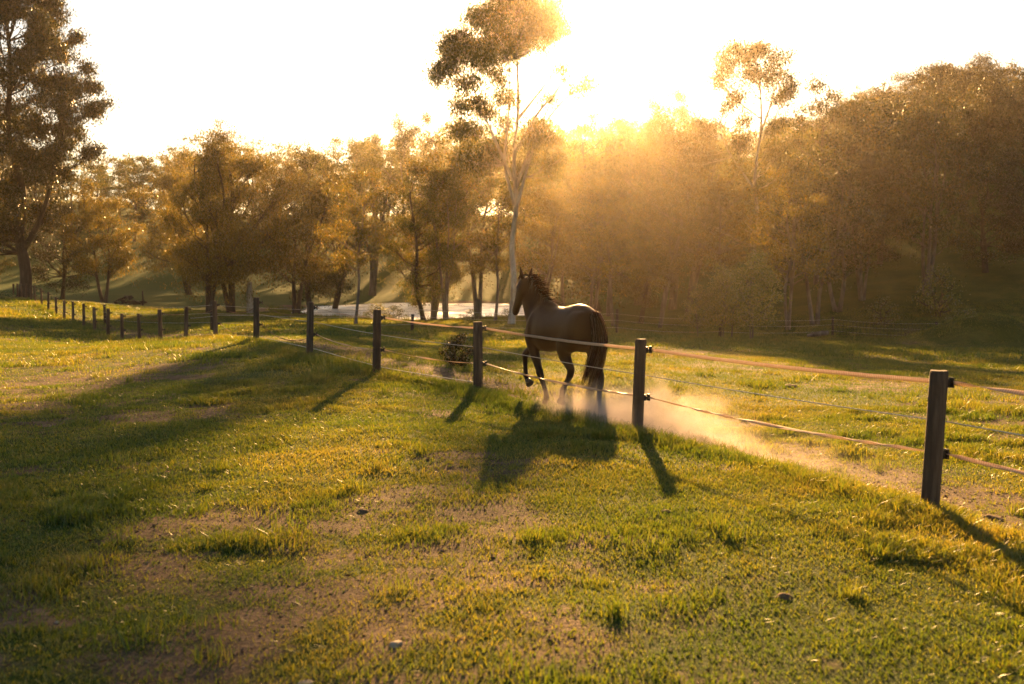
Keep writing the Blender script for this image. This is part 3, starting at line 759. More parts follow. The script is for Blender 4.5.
# ------------------------------------------------------------------ the main fence
random.seed(12); rng = np.random.default_rng(12)
def fence_root(name, pts, label):
    r = empty(name, (pts[0][0], pts[0][1], ground(pts[0][0], pts[0][1]))); tag(r, label, 'fence'); return r
def add_part(mb, name, mat, root, parent=None, smooth=True):
    """parts are modelled in world space and moved into the frame of their thing"""
    me = mb.mesh(name, smooth); me.transform(Matrix.Translation(-root.location)); o = link(name, me, M[mat], parent or root); return o
fr = fence_root('post_and_tape_fence', fence_pts[1:], 'round timber post fence with pale tapes and wires, running past the horse')
leans = {1:.055, 2:.05, 4:.03, 5:.045}
tops = []
ndir = []
for i in range(len(FP)):
    a_ = FP[max(i-1,0),:2]; b_ = FP[min(i+1,len(FP)-1),:2]; d = (b_-a_)/np.linalg.norm(b_-a_); ndir.append(Vector((d[1], -d[0], 0)))
for i, (x, y, z) in enumerate(fence_pts):
    gz = ground(x, y); ln = leans.get(i, random.uniform(-.05, .05)); ly = random.uniform(-.04, .04)
    hh = z + POST_H if i else gz + POST_H + .1
    base = Vector((x, y, gz - .35)); top = Vector((x + ln, y + ly, hh + random.uniform(-.01, .02)))
    rad = .073 if i < 3 else random.uniform(.068, .08); n = 18
    mb = MB(); sv = []
    lev = [0, .2, .4, .6, .8, .985, 1.0]
    wob = [1 + random.uniform(-.035, .035) for _ in range(n)]
    for q in lev:
        c = base.lerp(top, q); rr = rad * (1.04 - .06 * q) * (.93 if q == 1 else 1)
        for k in range(n):
            a_ = 2*PI*k/n; mb.v.append((c.x + math.cos(a_)*rr*wob[k]*(1+random.uniform(-.008,.008)), c.y + math.sin(a_)*rr*wob[k], c.z + (random.uniform(-.004,.004) if q > .9 else 0)))
    for j in range(len(lev)-1):
        for k in range(n): mb.f.append((j*n+k, j*n+(k+1)%n, (j+1)*n+(k+1)%n, (j+1)*n+k))
    mb.f.append(tuple((len(lev)-1)*n + k for k in range(n)))
    me = mb.mesh('post', True); me.transform(Matrix.Translation(-fr.location))
    me.materials.append(M['post_wood']); me.materials.append(M['post_top']); me.polygons[len(me.polygons)-1].material_index = 1
    me.polygons[len(me.polygons)-1].use_smooth = False
    po = bpy.data.objects.new('post', me); C.objects.link(po); po.parent = fr
    tops.append((base, top, gz, hh))
    # ring and pin lock insulators on the lane side
    for hq in (POST_H - .135, POST_H * .385):
        t = (gz + hq - base.z) / (top.z - base.z); c = base.lerp(top, t) + ndir[i] * (rad + .0)
        mb = MB(); rot = Matrix.Rotation(math.atan2(ndir[i].y, ndir[i].x), 3, 'Z')
        mb.box(c + ndir[i]*.012, .03, .055, .075, rot)
        mb.box(c + ndir[i]*.045, .045, .022, .03, rot)
        mb.box(c + ndir[i]*.075, .02, .05, .085, rot)
        mb.box(c + ndir[i]*.092, .014, .04, .018, rot)
        add_part(mb, 'insulator', 'insulator', fr, po, False)
def line_point(i, h):
    base, top, gz, hh = tops[i]; t = (gz + h - base.z) / (top.z - base.z); return base.lerp(top, t) + ndir[i] * .15
def tape(name, h, width, mat, i0, i1, sag, twist, thick=.0012):
    vs_, fs_, uvs = [], [], []
    run = 0; first = True
    for i in range(i0, i1):
        a_ = line_point(i, h); b_ = line_point(i+1, h); L_ = (b_-a_).length; seg = max(6, int((26 if i < 6 else 8)))
        tw = random.choice(twist); ph = random.uniform(0, 6)
        for k in range(seg + (1 if i == i1-1 else 0)):
            t = k / seg; p = a_.lerp(b_, t) + Vector((0, 0, -sag * L_ / 4.5 * 4 * t * (1-t) + random.uniform(-.002, .002)))
            d = (b_-a_).normalized(); ang = tw * PI * (t + .12*math.sin(4*PI*t + ph)) + .15 * math.sin(ph + 9*t)
            side = d.cross(Vector((0,0,1))).normalized(); up = Vector((0,0,1)) * math.cos(ang) + side * math.sin(ang)
            nn = d.cross(up).normalized()
            b0 = len(vs_)
            for su, sn in ((1,1),(1,-1),(-1,-1),(-1,1)): vs_.append(p + up*su*width/2 + nn*sn*thick)
            uvs.append((run + t * L_))
            if b0:
                for q in range(4): fs_.append((b0-4+q, b0-4+(q+1)%4, b0+(q+1)%4, b0+q))
        run += L_
    mb = MB(); mb.v = [tuple(v) for v in vs_]; mb.f = fs_
    o = add_part(mb, name, mat, fr)
    uv = o.data.uv_layers.new(name='UVMap')
    for lp in o.data.loops:
        uv.data[lp.index].uv = (uvs[lp.vertex_index // 4], (lp.vertex_index % 4) / 3)
    return o
tape('tape', POST_H - .135, .040, 'tape', 0, 3, .03, (1, 3, 0))
tape('tape', POST_H - .135, .032, 'tape', 3, 5, .06, (1, 2))
tape('tape', POST_H - .135, .022, 'tape_brown', 5, 20, .22, (3, 4))
tape('tape', POST_H * .385, .034, 'tape', 0, 3, .05, (5, 6, 7))
tape('tape', POST_H * .385, .032, 'tape', 3, 5, .09, (2, 3))
tape('tape', POST_H * .385, .022, 'tape_brown', 5, 20, .24, (3, 4))
def strand(root, pts, r, mat='wire', name='wire', sag=.01, off=None):
    mb = MB(); out_ = []
    for i in range(len(pts)-1):
        for k in range(5):
            t = k/5; out_.append(pts[i].lerp(pts[i+1], t) - Vector((0,0,sag*4*t*(1-t))))
    out_.append(pts[-1]); mb.tube(out_, r, 5); return add_part(mb, name, mat, root)
strand(fr, [line_point(i, POST_H*.61) for i in range(0, 9)], .0055, sag=.015)
strand(fr, [line_point(i, POST_H*.10) for i in range(3, 9)], .0055, sag=.01)

# ------------------------------------------------------------------ the wire fence on the far side of the lane and meadow
f2 = [(104.6,325,60,1.2),(211.7,330,44,1.25),(412,331,50,.85),(617,334,55,1.35),(720,338,57,1.25),(833,336,66,1.25),(937,341,63,1.2),(1060,345,60,1.2)]
fr2 = empty('wire_fence', (xof(617,55), 55, ground(xof(617,55), 55))); tag(fr2, 'thin wire fence on rough stakes with netting, crossing the far side of the meadow', 'fence')
f2p = []
for px, py, Y, h in f2:
    x = xof(px, Y); g = ground(x, Y); mb = MB()
    mb.tube([(x, Y, g-.3), (x+.01, Y, g+h*.5), (x+random.uniform(-.04,.04), Y, g+h)], [.085, .08, .075], 10)
    po = add_part(mb, 'post', 'bark_dark', fr2); f2p.append((x, Y, g, h))
for hq in (.35, .75, 1.1):
    strand(fr2, [Vector((x, Y-.09, g+hq)) for x, Y, g, h in f2p], .005, 'wire', sag=.12)
mb = MB()
for a_, b_ in ((5,6),(6,7)):
    pa, pb = f2p[a_], f2p[b_]
    for k in range(0, 31):
        t = k/30; x = pa[0]+(pb[0]-pa[0])*t; y = pa[1]+(pb[1]-pa[1])*t - .1; g = ground(x, y)
        mb.tube([(x,y,g),(x,y,g+1.0)], .009, 4)
    for hq in (.12,.3,.5,.7,.9):
        mb.tube([(pa[0]+(pb[0]-pa[0])*t, pa[1]+(pb[1]-pa[1])*t-.1, ground(pa[0]+(pb[0]-pa[0])*t, pa[1]+(pb[1]-pa[1])*t)+hq) for t in (0,.25,.5,.75,1)], .008, 4)
add_part(mb, 'netting', 'insulator', fr2)

# ------------------------------------------------------------------ stump, logs, brush heap, stones
def lump(name, x, y, r, mat, label, cat, seed, flat=.6, kind=None, zo=0):
    random.seed(seed); import bmesh
    bm = bmesh.new(); bmesh.ops.create_icosphere(bm, subdivisions=3, radius=1)
    ph = [random.uniform(0, 6) for _ in range(6)]
    for v in bm.verts:
        c = v.co; k = 1 + .13*math.sin(3*c.x+ph[0]) + .11*math.sin(4*c.y+ph[1]) + .1*math.sin(5*c.z+ph[2]) + .06*math.sin(9*c.x+7*c.y+ph[3]) + random.uniform(-.03,.03)
        v.co = Vector((c.x*r*k, c.y*r*.8*k, c.z*r*flat*k))
    me = bpy.data.meshes.new(name); bm.to_mesh(me); bm.free(); me.polygons.foreach_set('use_smooth', np.ones(len(me.polygons), bool))
    o = link(name, me, M[mat]); o.location = (x, y, ground(x, y) + zo); o.rotation_euler = (random.uniform(-.2,.2), random.uniform(-.2,.2), random.uniform(0,6))
    return tag(o, label, cat)
M['stone'] = plain('stone', (.36,.29,.22), .85, .2, 0, 9, .35)
M['soil'] = plain('soil', (.13,.085,.052), .95, .1, 0, 40, .5)
def gy_at(px, py):
    lo, hi = 3.0, 90.0
    for _ in range(40):
        m_ = (lo+hi)/2
        if zof(py, m_) < ground(xof(px, m_), m_): hi = m_
        else: lo = m_
    return lo
for px, py, r, lab, sd in [(393,645,.042,'pale flat stone in the short grass at the bottom centre',1),(300,684,.035,'small pale stone at the bottom edge left of centre',2)]:
    Y = gy_at(px, py); lump('stone', xof(px,Y), Y, r, 'stone', lab, 'stone', sd, .5)
for px, py, r, lab, sd in [(362,512,.075,'brown clod of earth in the sunny grass left of centre',3),(790,598,.07,'dark clod of earth in the short grass at lower right',4),(792,387,.16,'dark dung heap on the meadow right of the horse',5),
                           (1001,519,.10,'dark lump of earth beside the lane at the right edge',6),(668,512,.06,'small dark clod in the shadow of the near post',7)]:
    Y = gy_at(px, py); lump('earth_clod', xof(px,Y), Y, r, 'soil', lab, 'clod', sd, .42, zo=-.012)
# fallen grey log by the far fence
x0, x1 = xof(808,64), xof(830,64); g = ground((x0+x1)/2, 64)
mb = MB(); mb.tube([(x0,64,g+.12),(x0+.5,64.1,g+.22),(x1-.3,64.2,g+.27),(x1,64.3,g+.3)], [.10,.15,.17,.12], 10, True, .08)
tag(mb.build('fallen_log', M['bark_grey']), 'pale grey fallen log lying beside a far fence stake', 'log')
# dead standing trunk
x = xof(250,76); g = ground(x,76); mb = MB()
mb.tube([(x,76,g-.3),(x+.02,76,g+.8),(x-.03,76,g+1.7),(x,76,g+2.4)], [.28,.24,.22,.17], 12, True, .06)
tag(mb.build('dead_stump', M['bark_pale']), 'pale dead trunk standing right of the weeping gum', 'stump')
# brush heap of cut branches with a stake
random.seed(31); xb, yb = xof(128,92), 92; g = ground(xb, yb)
hp = empty('brush_heap', (xb, yb, g)); tag(hp, 'low heap of cut branches and logs on the left meadow', 'brush heap')
for k in range(26):
    a_ = random.uniform(0, PI); cx_ = random.gauss(0, .8); l_ = random.uniform(.7, 1.8); hz = max(.08, .75 - abs(cx_)*.45) * random.uniform(.2, 1)
    d = Vector((math.cos(a_)*l_/2, math.sin(a_)*l_/2*.5, random.uniform(-.18,.18)))
    c = Vector((cx_, random.gauss(0,.3), hz)); mb = MB(); r_ = random.uniform(.03,.11)
    mb.tube([c-d, c+Vector((0,0,random.uniform(-.04,.06))), c+d], [r_, r_*.9, r_*.7], 7, True, .08)
    link('branch', mb.mesh('branch'), M['bark_grey' if k % 4 == 0 else 'bark_dark'], hp)
x = xof(143,91); g = ground(x,91); mb = MB(); mb.tube([(x,91,g-.3),(x+.02,91,g+.7),(x,91,g+1.35)], [.075,.07,.065], 9)
tag(mb.build('timber_stake', M['bark_dark']), 'dark upright stake beside the brush heap', 'stake')

# ------------------------------------------------------------------ the horse
HS = 1.035
def ringloft(stations, n=20):
    """stations: (centre, direction, up, half width, half height[, egg]) -> closed loft"""
    V_, F_ = [], []
    for (c, d, up, w, h, *e) in stations:
        c = Vector(c); d = Vector(d).normalized(); up = Vector(up); up = (up - d*up.dot(d)).normalized(); s = d.cross(up)
        egg = e[0] if e else 0
        for k in range(n):
            a_ = 2*PI*k/n; ww = w * (1 - egg * math.sin(a_))
            V_.append(c + s*math.cos(a_)*ww + up*math.sin(a_)*h)
    m_ = len(stations)
    for i in range(m_-1):
        for k in range(n): F_.append((i*n+k, i*n+(k+1)%n, (i+1)*n+(k+1)%n, (i+1)*n+k))
    F_.append(tuple(reversed(range(n)))); F_.append(tuple((m_-1)*n+k for k in range(n)))
    return V_, F_
hb = MB()
tr = [(-.86,1.33,.06,.10),(-.82,1.32,.15,.21),(-.74,1.30,.225,.30),(-.60,1.30,.285,.355),(-.45,1.315,.305,.355),(-.28,1.30,.30,.335),(-.10,1.265,.305,.325),(.10,1.235,.315,.345),
      (.28,1.225,.305,.375),(.44,1.235,.275,.395),(.58,1.235,.245,.37),(.70,1.23,.20,.31),(.79,1.22,.14,.22),(.83,1.21,.07,.12)]
v, f = ringloft([((x,0,z),(1,0,0),(0,0,1),w*.94,h*.97,.10) for x,z,w,h in tr], 24); hb.add(v, f)
# withers ridge
v, f = ringloft([((x,0,z),(1,0,0),(0,0,1),w,h) for x,z,w,h in [(.05,1.47,.05,.08),(.25,1.49,.09,.14),(.42,1.50,.10,.16),(.58,1.50,.09,.15),(.70,1.46,.05,.08)]], 14); hb.add(v, f)
# haunches
for s in (-1, 1):
    v, f = ringloft([((-.80,s*.10,1.36),(1,0,0),(0,0,1),.08,.12),((-.72,s*.13,1.31),(1,0,0),(0,0,1),.14,.26),((-.58,s*.145,1.27),(1,0,0),(0,0,1),.155,.30),((-.42,s*.15,1.26),(1,0,0),(0,0,1),.142,.27),((-.25,s*.15,1.2),(1,0,0),(0,0,1),.10,.17)], 16); hb.add(v, f)
    v, f = ringloft([((.40,s*.13,1.25),(1,0,0),(0,0,1),.10,.20),((.52,s*.145,1.20),(1,0,0),(0,0,1),.13,.28),((.64,s*.13,1.15),(1,0,0),(0,0,1),.11,.22),((.74,s*.10,1.13),(1,0,0),(0,0,1),.06,.12)], 16); hb.add(v, f)
# neck: up and turned slightly to the left
neck = [((.42,0,1.28),.19,.37),((.56,.01,1.38),.165,.33),((.66,.03,1.50),.135,.27),((.735,.06,1.63),.110,.225),((.79,.09,1.755),.095,.19),((.83,.115,1.86),.088,.16),((.87,.13,1.925),.077,.115)]
st = []
for i, (c, w, h) in enumerate(neck):
    d = Vector(neck[min(i+1,6)][0]) - Vector(neck[max(i-1,0)][0]); st.append((c, d, (-1,-.15,.8), w, h, .18))
v, f = ringloft(st, 20); hb.add(v, f)
# head
POLL = Vector((.865,.125,1.915)); MUZ = Vector((1.085,.165,1.39)); hd = (MUZ-POLL).normalized()
hup = Vector((.93,.08,.36))
hst = []
for t, w, h, off in [(-.08,.055,.07,.0),(.0,.082,.105,-.005),(.14,.098,.135,-.02),(.30,.100,.145,-.035),(.44,.086,.125,-.03),(.58,.068,.095,-.015),(.72,.055,.074,0),(.85,.054,.068,.002),(.94,.055,.064,-.005),(1.02,.045,.05,-.01),(1.06,.025,.028,-.012)]:
    hst.append((POLL.lerp(MUZ, t) + hup.normalized()*off, hd, hup, w, h, .05))
v, f = ringloft(hst, 18); hb.add(v, f)
hside = hd.cross(hup).normalized()
for s in (-1, 1):   # cheeks and brow
    c = POLL.lerp(MUZ, .27) - hup.normalized()*.07 + hside*s*.045
    v, f = ringloft([(c - hd*.10, hd, hup, .02, .04),(c - hd*.05, hd, hup, .045, .085),(c + hd*.02, hd, hup, .05, .09),(c + hd*.10, hd, hup, .03, .05)], 12); hb.add(v, f)
    c = POLL.lerp(MUZ, .24) + hup.normalized()*.055 + hside*s*.062
    v, f = ringloft([(c - hd*.05, hd, hup, .01, .012),(c, hd, hup, .026, .028),(c + hd*.06, hd, hup, .012, .012)], 10); hb.add(v, f)
    # ears
    e0 = POLL + hside*s*.072 + Vector((-.01,0,.03)); e1 = e0 + Vector((.0,.0,.185)) + hside*s*.045
    v, f = ringloft([(e0, e1-e0, hup, .03,.026),(e0.lerp(e1,.3), e1-e0, hup, .038,.024),(e0.lerp(e1,.65), e1-e0, hup, .027,.017),(e1, e1-e0, hup, .006,.006)], 10); hb.add(v, f)
def limb(pts):
    """pts: (x,y,z, fore-aft radius, side radius)"""
    st = []
    for i, (x,y,z,a_,b_) in enumerate(pts):
        d = Vector(pts[min(i+1,len(pts)-1)][:3]) - Vector(pts[max(i-1,0)][:3])
        k_ = 1.14 if z < .8 else 1.05; st.append(((x,y,z), d, (1,0,.02), b_*k_, a_*k_))
    v, f = ringloft(st, 14); hb.add(v, f)
HOOFZ = .0
# left fore: planted, slanting back
limb([(.60,.15,1.15,.17,.09),(.57,.155,1.0,.125,.085),(.53,.15,.88,.092,.07),(.455,.135,.72,.064,.056),(.40,.125,.60,.050,.047),(.375,.12,.545,.056,.052),(.35,.115,.49,.046,.044),(.295,.10,.38,.034,.031),(.235,.09,.26,.034,.031),(.215,.085,.20,.045,.041),(.24,.085,.135,.036,.036),(.265,.085,.085,.046,.046)])
# right fore: lifted, knee forward, cannon hanging
limb([(.62,-.12,1.15,.16,.085),(.68,-.12,1.03,.125,.08),(.80,-.09,.93,.090,.068),(.91,-.06,.84,.066,.055),(.995,-.03,.775,.052,.048),(1.025,-.02,.735,.056,.052),(1.025,-.015,.68,.046,.043),(1.005,-.01,.57,.034,.031),(.98,-.005,.46,.034,.031),(.97,0,.41,.043,.040),(.925,0,.365,.036,.036),(.90,0,.335,.044,.044)])
# left hind: swinging forward, hock bent, toe hanging
limb([(-.50,.16,1.22,.25,.12),(-.40,.175,1.08,.20,.115),(-.33,.175,.97,.150,.10),(-.36,.165,.87,.105,.075),(-.44,.15,.77,.068,.052),(-.495,.145,.70,.062,.045),(-.475,.14,.63,.052,.042),(-.40,.135,.53,.038,.034),(-.31,.13,.42,.036,.034),(-.275,.13,.365,.046,.042),(-.27,.13,.30,.036,.036),(-.255,.13,.25,.042,.044)])
# right hind: planted behind, pushing off
limb([(-.58,-.15,1.22,.24,.12),(-.62,-.16,1.05,.185,.11),(-.66,-.155,.92,.135,.085),(-.73,-.145,.78,.088,.062),(-.80,-.14,.68,.066,.048),(-.835,-.138,.615,.062,.045),(-.84,-.135,.54,.050,.041),(-.83,-.13,.42,.037,.034),(-.82,-.13,.28,.036,.034),(-.82,-.13,.22,.047,.042),(-.785,-.13,.14,.038,.038),(-.76,-.13,.085,.046,.046)])
me0 = hb.mesh('body'); tmp = bpy.data.objects.new('tmp', me0); C.objects.link(tmp)
md = tmp.modifiers.new('r', 'REMESH'); md.mode = 'VOXEL'; md.voxel_size = .013; md.use_smooth_shade = True
ms = tmp.modifiers.new('s', 'SMOOTH'); ms.factor = .5; ms.iterations = 7
dg = bpy.context.evaluated_depsgraph_get(); body = bpy.data.meshes.new_from_object(tmp.evaluated_get(dg)); bpy.data.objects.remove(tmp)
tmp = bpy.data.objects.new('tmp', body); C.objects.link(tmp); vg = tmp.vertex_groups.new(name='trunk')
for v_ in body.vertices:
    x_, y_, z_ = v_.co
    if z_ > .88 and x_ < .80: vg.add([v_.index], min(1, max(0, (z_-.88)/.12)) * min(1, max(0, (.80-x_)/.15)), 'REPLACE')
ms = tmp.modifiers.new('s2', 'SMOOTH'); ms.vertex_group = 'trunk'; ms.factor = .5; ms.iterations = 45
dg = bpy.context.evaluated_depsgraph_get(); b2 = bpy.data.meshes.new_from_object(tmp.evaluated_get(dg)); bpy.data.objects.remove(tmp); body = b2; body.name = 'horse'; body.materials.clear()
print('horse verts', len(body.vertices))
# coat: dark bay, points black
m, nt, out = new_mat('horse_coat'); L = nt.links
sp = nt.nodes.new('ShaderNodeSeparateXYZ'); L.new(coords(nt), sp.inputs[0])
nn = noise(nt, 3, 4, coords(nt)); a1 = nt.nodes.new('ShaderNodeMath'); a1.operation = 'MULTIPLY_ADD'; L.new(nn, a1.inputs[0]); a1.inputs[1].default_value = .25; L.new(sp.outputs[2], a1.inputs[2])
col = ramp(nt, a1.outputs[0], [(.75,(.006,.0045,.0035)),(1.05,(.034,.015,.006))])
p = nt.nodes.new('ShaderNodeBsdfPrincipled'); L.new(col, p.inputs['Base Color']); p.inputs['Roughness'].default_value = .5; p.inputs['Specular IOR Level'].default_value = .25; p.inputs['Specular Tint'].default_value = (1,.72,.5,1)
p.inputs['Sheen Weight'].default_value = .06; p.inputs['Sheen Roughness'].default_value = .4; p.inputs['Sheen Tint'].default_value = (.6,.35,.2,1)
mpn = nt.nodes.new('ShaderNodeMapping'); mpn.inputs['Scale'].default_value = (1,1,.3); L.new(coords(nt), mpn.inputs[0])
L.new(bump(nt, noise(nt, 120, 2, mpn.outputs[0]), .15, .004), p.inputs['Normal']); L.new(p.outputs[0], out.inputs[0])
M['coat'] = m
horse = link('horse', body, m)
YH = 15.45; XH = xof(559, YH)
YAW = math.radians(31)
horse.location = (XH, YH, -2.045); horse.scale = (HS, HS, HS); horse.rotation_euler = (0, 0, math.radians(90) + YAW)
tag(horse, 'dark bay horse with black tail trotting away along the fence, kicking up dust', 'horse')
# stand the feet on the lane: tip the body to the slope between fore and hind hoof
def hw(x, y): return horse.location + Matrix.Rotation(math.radians(90)+YAW, 3, 'Z') @ (Vector((x, y, 0)) * HS)
pa = hw(.265,.085); pb = hw(-.76,-.13)
ga, gb = ground(pa.x, pa.y), ground(pb.x, pb.y)
pit = math.atan2(gb - ga, 1.03 * HS)
horse.rotation_euler = (0, pit, math.radians(90) + YAW)
horse.location.z = ga + .265*HS*math.tan(pit) - .005
print('horse ground', ga, gb, 'loc', horse.location[:])
M['hair'] = leafy('hair', [(0,(.006,.004,.003)),(.75,(.014,.008,.004)),(1,(.07,.035,.014))], .45, .05, rough=.5, tint=(2.5,1.2,.5))
M['hoof'] = plain('hoof', (.05,.038,.03), .6, .4, 0, 20, .3)
M['eye'] = plain('eye', (.006,.004,.003), .08, .6)
def hoof(c, d):
    c = Vector(c); d = Vector(d).normalized(); v, f = ringloft([(c, d, (1,0,.01), .042,.046),(c+d*.03, d, (1,0,.01), .050,.056),(c+d*.085, d, (1,0,.01), .062,.070),(c+d*.092, d, (1,0,.01), .058,.066)], 16)
    mb = MB(); mb.add(v, f); link('hoof', mb.mesh('hoof'), M['hoof'], horse)
hoof((.26,.085,.092), (.12,0,-1)); hoof((.902,0,.345), (-.8,0,-.62)); hoof((-.26,.13,.26), (.25,0,-1)); hoof((-.77,-.13,.092), (.12,0,-1))
for s in (-1, 1):
    c = POLL.lerp(MUZ, .27) + hup.normalized()*.045 + hside*s*.078
    mb = MB(); v, f = ringloft([(c-hside*s*.014, hside*s, hup, .019,.016),(c, hside*s, hup, .018,.015),(c+hside*s*.008, hside*s, hup, .008,.007)], 12); mb.add(v, f); link('eye', mb.mesh('eye'), M['eye'], horse)
def hairs(name, roots, paths, w0, parent):
    """each hair lock: a root and a list of offsets; tapering ribbons"""
    V_, F_ = [], []
    for pts in paths:
        b = len(V_); n = len(pts); sd = Vector((random.gauss(0,1), random.gauss(0,1), random.gauss(0,.3))).normalized()
        ww = w0 * random.uniform(.5, 1.3)
        for i, p in enumerate(pts):
            t = i/(n-1); d = pts[min(i+1,n-1)] - pts[max(i-1,0)]; s = d.cross(sd).normalized() * ww * (1 - t**1.6 * .92)
            V_ += [p - s, p + s]
        for i in range(n-1): F_.append((b+2*i, b+2*i+1, b+2*i+3, b+2*i+2))
    me = mesh_np(name, [tuple(v) for v in V_], F_); return link(name, me, M['hair'], parent)
random.seed(5)
paths = []
for k in range(1200):
    r0_ = Vector((-.835, random.gauss(0,.022), 1.50 + random.gauss(0,.03))); L_ = random.uniform(.62, 1.0) ** .8
    lk = random.randrange(26); rl = random.Random(lk * 7 + 1); spread = rl.gauss(0, 1) + random.gauss(0, .16); sp2 = rl.gauss(0, 1) + random.gauss(0, .16); L_ *= rl.uniform(.82, 1.05); pts = []
    for i in range(9):
        t = i/8 * L_
        out_ = .13 * math.sin(min(t,.35)/.35 * PI/2)
        wid = (.024 + .056 * min(t*1.7, 1) ** .9) * (1 - .35 * max(0, t-.7)) 
        z = r0_.z - 1.10 * t ** 1.05 + .03 * math.sin(3*t)
        x = r0_.x - out_ - .06*t + sp2 * wid * .55 + .05*max(0,t-.6)
        y = r0_.y + spread * wid * .8 + .20 * max(0, t - .40) ** 1.2 * 2.0 + .015*math.sin(9*t + spread*3)
        pts.append(Vector((x, y, z)))
    paths.append(pts)
# dock: a solid core under the hair
mb = MB(); v, f = ringloft([((-.78,0,1.50),(-1,0,.1),(0,0,1),.05,.055),((-.86,0,1.48),(-1,0,-.7),(0,0,1),.045,.045),((-.92,0,1.36),(-.3,0,-1),(1,0,0),.04,.04),((-.945,.0,1.15),(-.1,0,-1),(1,0,0),.03,.03),((-.95,.01,1.0),(0,0,-1),(1,0,0),.012,.012)], 12); mb.add(v, f)
tl = link('tail', mb.mesh('tail'), M['coat'], horse)
hairs('tail_hair', None, paths, .0065, tl)
paths = []
nk = [Vector(c) + Vector((-1,-.15,.8)).normalized()*h*.93 for c, w, h in neck]
for k in range(1900):
    t = random.uniform(.6, 6.0); i = min(int(t), 5); r0_ = nk[i].lerp(nk[i+1], t-i) + Vector((random.gauss(0,.01),random.gauss(0,.012),random.gauss(0,.01)))
    right = random.random() < .93; L_ = random.uniform(.08, .23) * (1 if t < 5.3 else .8); fly = random.random() < .22
    pts = []
    dx = random.gauss(-.35, .35); up0 = random.uniform(.25, .9) if fly else random.uniform(.05, .3)
    for i in range(6):
        q = i/5; side = (-1 if right else 1)
        pts.append(r0_ + Vector((dx*q*L_ - (.35*q*L_ if fly else 0), side * L_ * (.55*q), L_*(up0*q - (.5 if fly else 1.15)*q*q))))
    paths.append(pts)
hairs('mane', None, paths, .0038, horse)
paths = []
for k in range(160):   # forelock
    r0_ = POLL + Vector((.01,0,.07)) + hside*random.gauss(0,.025); L_ = random.uniform(.10,.24); g_ = random.gauss(0,.15)
    paths.append([r0_ + hup.normalized()*(.10*q*(1-.4*q)) + hd*L_*q*q + hside*g_*L_*q + Vector((0,0,.03*math.sin(q*PI))) for q in (0,.25,.5,.75,1)])
hairs('forelock', None, paths, .005, horse)

# ------------------------------------------------------------------ dust kicked up behind the hooves
fd = Vector((FP[1,0]-FP[3,0], FP[1,1]-FP[3,1], 0)).normalized()      # towards the near right
rt = Vector((-fd.y, fd.x, 0))
m, nt, out = new_mat('dust'); L = nt.links
oc = coords(nt)
def mth(op, a, b=None, c=None, clamp=False):
    n = nt.nodes.new('ShaderNodeMath'); n.operation = op; n.use_clamp = clamp
    for i, s in enumerate((a, b, c)):
        if s is None: continue
        if isinstance(s, (int, float)): n.inputs[i].default_value = s
        else: L.new(s, n.inputs[i])
    return n.outputs[0]
sp = nt.nodes.new('ShaderNodeSeparateXYZ'); L.new(oc, sp.inputs[0]); X_, Y_, Z_ = sp.outputs
nz = nt.nodes.new('ShaderNodeTexNoise'); nz.inputs['Scale'].default_value = 1.5; nz.inputs['Detail'].default_value = 4; nz.inputs['Roughness'].default_value = .6; nz.inputs['Distortion'].default_value = .4; L.new(oc, nz.inputs[0])
# top of the cloud falls off along the trail; x runs 0 (hooves) .. 7 (behind)
topz = mth('MULTIPLY_ADD', X_, -.075, .72)
topz = mth('MULTIPLY', topz, mth('MULTIPLY_ADD', nz.outputs['Fac'], 2.3, -.15))
up_ = mth('SUBTRACT', 1.0, mth('DIVIDE', Z_, topz), clamp=True)
side = mth('SUBTRACT', 1.0, mth('POWER', mth('ABSOLUTE', mth('DIVIDE', Y_, 1.15)), 2), clamp=True)
ends = mth('MULTIPLY', mth('MULTIPLY', mth('ADD', X_, .35), .9, clamp=True), mth('MULTIPLY', mth('SUBTRACT', 6.2, X_), .28, clamp=True), clamp=True)
nz2 = nt.nodes.new('ShaderNodeTexNoise'); nz2.inputs['Scale'].default_value = 5.5; nz2.inputs['Detail'].default_value = 4; nz2.inputs['Roughness'].default_value = .65; L.new(oc, nz2.inputs[0])
nn2 = mth('MULTIPLY', mth('SUBTRACT', mth('MULTIPLY_ADD', nz2.outputs['Fac'], .45, mth('MULTIPLY', nz.outputs['Fac'], .62)), .45), 4.5, clamp=True)
near_ = mth('MULTIPLY_ADD', mth('SUBTRACT', 1.0, mth('MULTIPLY', mth('ABSOLUTE', mth('SUBTRACT', X_, .7)), .40, clamp=True), clamp=True), 1.6, .20)
den = mth('MULTIPLY', mth('MULTIPLY', mth('MULTIPLY', up_, side), mth('MULTIPLY', ends, nn2)), mth('MULTIPLY', near_, DUST))
pv = nt.nodes.new('ShaderNodeVolumePrincipled'); pv.inputs['Color'].default_value = (.95,.82,.74,1); pv.inputs['Anisotropy'].default_value = .3
L.new(den, pv.inputs['Density']); L.new(pv.outputs[0], out.inputs['Volume'])
mb = MB(); mb.box((2.45, 0, .60), 7.7, 2.3, 1.30)
du = mb.build('dust_cloud', m, smooth=False); hb_ = hw(-.74,-.05)
du.location = (hb_.x, hb_.y, min(gb, ground(hb_.x+1.5, hb_.y-2.5)) ); du.rotation_euler = (0, 0, math.atan2(fd.y, fd.x))
tag(du, 'low cloud of pale dust hanging over the lane behind the horse', 'dust', kind='stuff')

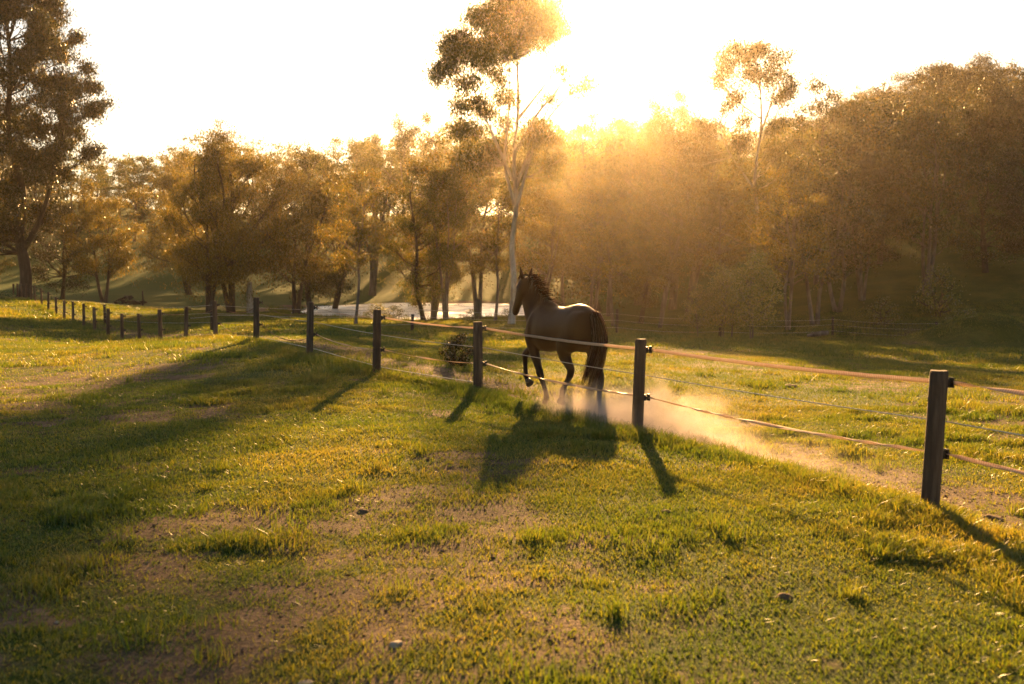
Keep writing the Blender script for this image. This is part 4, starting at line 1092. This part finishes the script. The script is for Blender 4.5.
# ------------------------------------------------------------------ haze, light, sky, camera
m, nt, out = new_mat('haze'); L = nt.links
pv = nt.nodes.new('ShaderNodeVolumePrincipled'); pv.inputs['Color'].default_value = (.97,.80,.60,1)
pv.inputs['Density'].default_value = .00022; pv.inputs['Anisotropy'].default_value = .895
L.new(pv.outputs[0], out.inputs['Volume'])
mb = MB(); mb.box((0, 120, 22), 520, 420, 60)
tag(mb.build('haze', m, smooth=False), kind='stuff', label='golden evening haze filling the air over the paddock', cat='haze')

w = bpy.data.worlds.new('World'); scene.world = w; w.use_nodes = True
nt = w.node_tree; L = nt.links
bg = nt.nodes['Background']; sky = nt.nodes.new('ShaderNodeTexSky'); sky.sky_type = 'NISHITA'; sky.sun_disc = False
sky.sun_elevation = SUN_EL; sky.sun_rotation = SUN_AZ; sky.air_density = 1.0; sky.dust_density = 1.2; sky.ozone_density = 1.0
mx = nt.nodes.new('ShaderNodeMix'); mx.data_type = 'RGBA'; mx.blend_type = 'MULTIPLY'; mx.inputs[0].default_value = 1
L.new(sky.outputs[0], mx.inputs[6]); mx.inputs[7].default_value = (.62, .585, .53, 1)
L.new(mx.outputs[2], bg.inputs[0]); bg.inputs[1].default_value = .05

ld = bpy.data.lights.new('sun', 'SUN'); ld.energy = 5.0; ld.angle = math.radians(.7); ld.color = (1, .565, .205)
lo = bpy.data.objects.new('sun', ld); C.objects.link(lo); lo.rotation_euler = SUN.to_track_quat('Z', 'Y').to_euler()

cd = bpy.data.cameras.new('camera'); cam = bpy.data.objects.new('camera', cd); C.objects.link(cam)
cam.location = (0, 0, 0); cam.rotation_euler = (math.radians(90) - PITCH, 0, 0)
cd.sensor_width = 36; cd.lens = 36 * F / 1024; cd.clip_end = 3000; cd.clip_start = .1
cd.dof.use_dof = True; cd.dof.focus_distance = 15.0; cd.dof.aperture_fstop = 2.2
scene.camera = cam
#CAMHOOK
vs = scene.view_settings; scene.display_settings.display_device = 'sRGB'
vs.view_transform = 'Standard'; vs.look = 'None'; vs.exposure = 2.42; vs.gamma = 1; vs.use_curve_mapping = False
cy = scene.cycles
cy.use_denoising = True; cy.denoiser = 'OPENIMAGEDENOISE'; cy.max_bounces = 7; cy.diffuse_bounces = 3; cy.transmission_bounces = 3
cy.volume_bounces = 0; cy.transparent_max_bounces = 6; cy.caustics_reflective = False; cy.caustics_refractive = False
cy.sample_clamp_indirect = 6
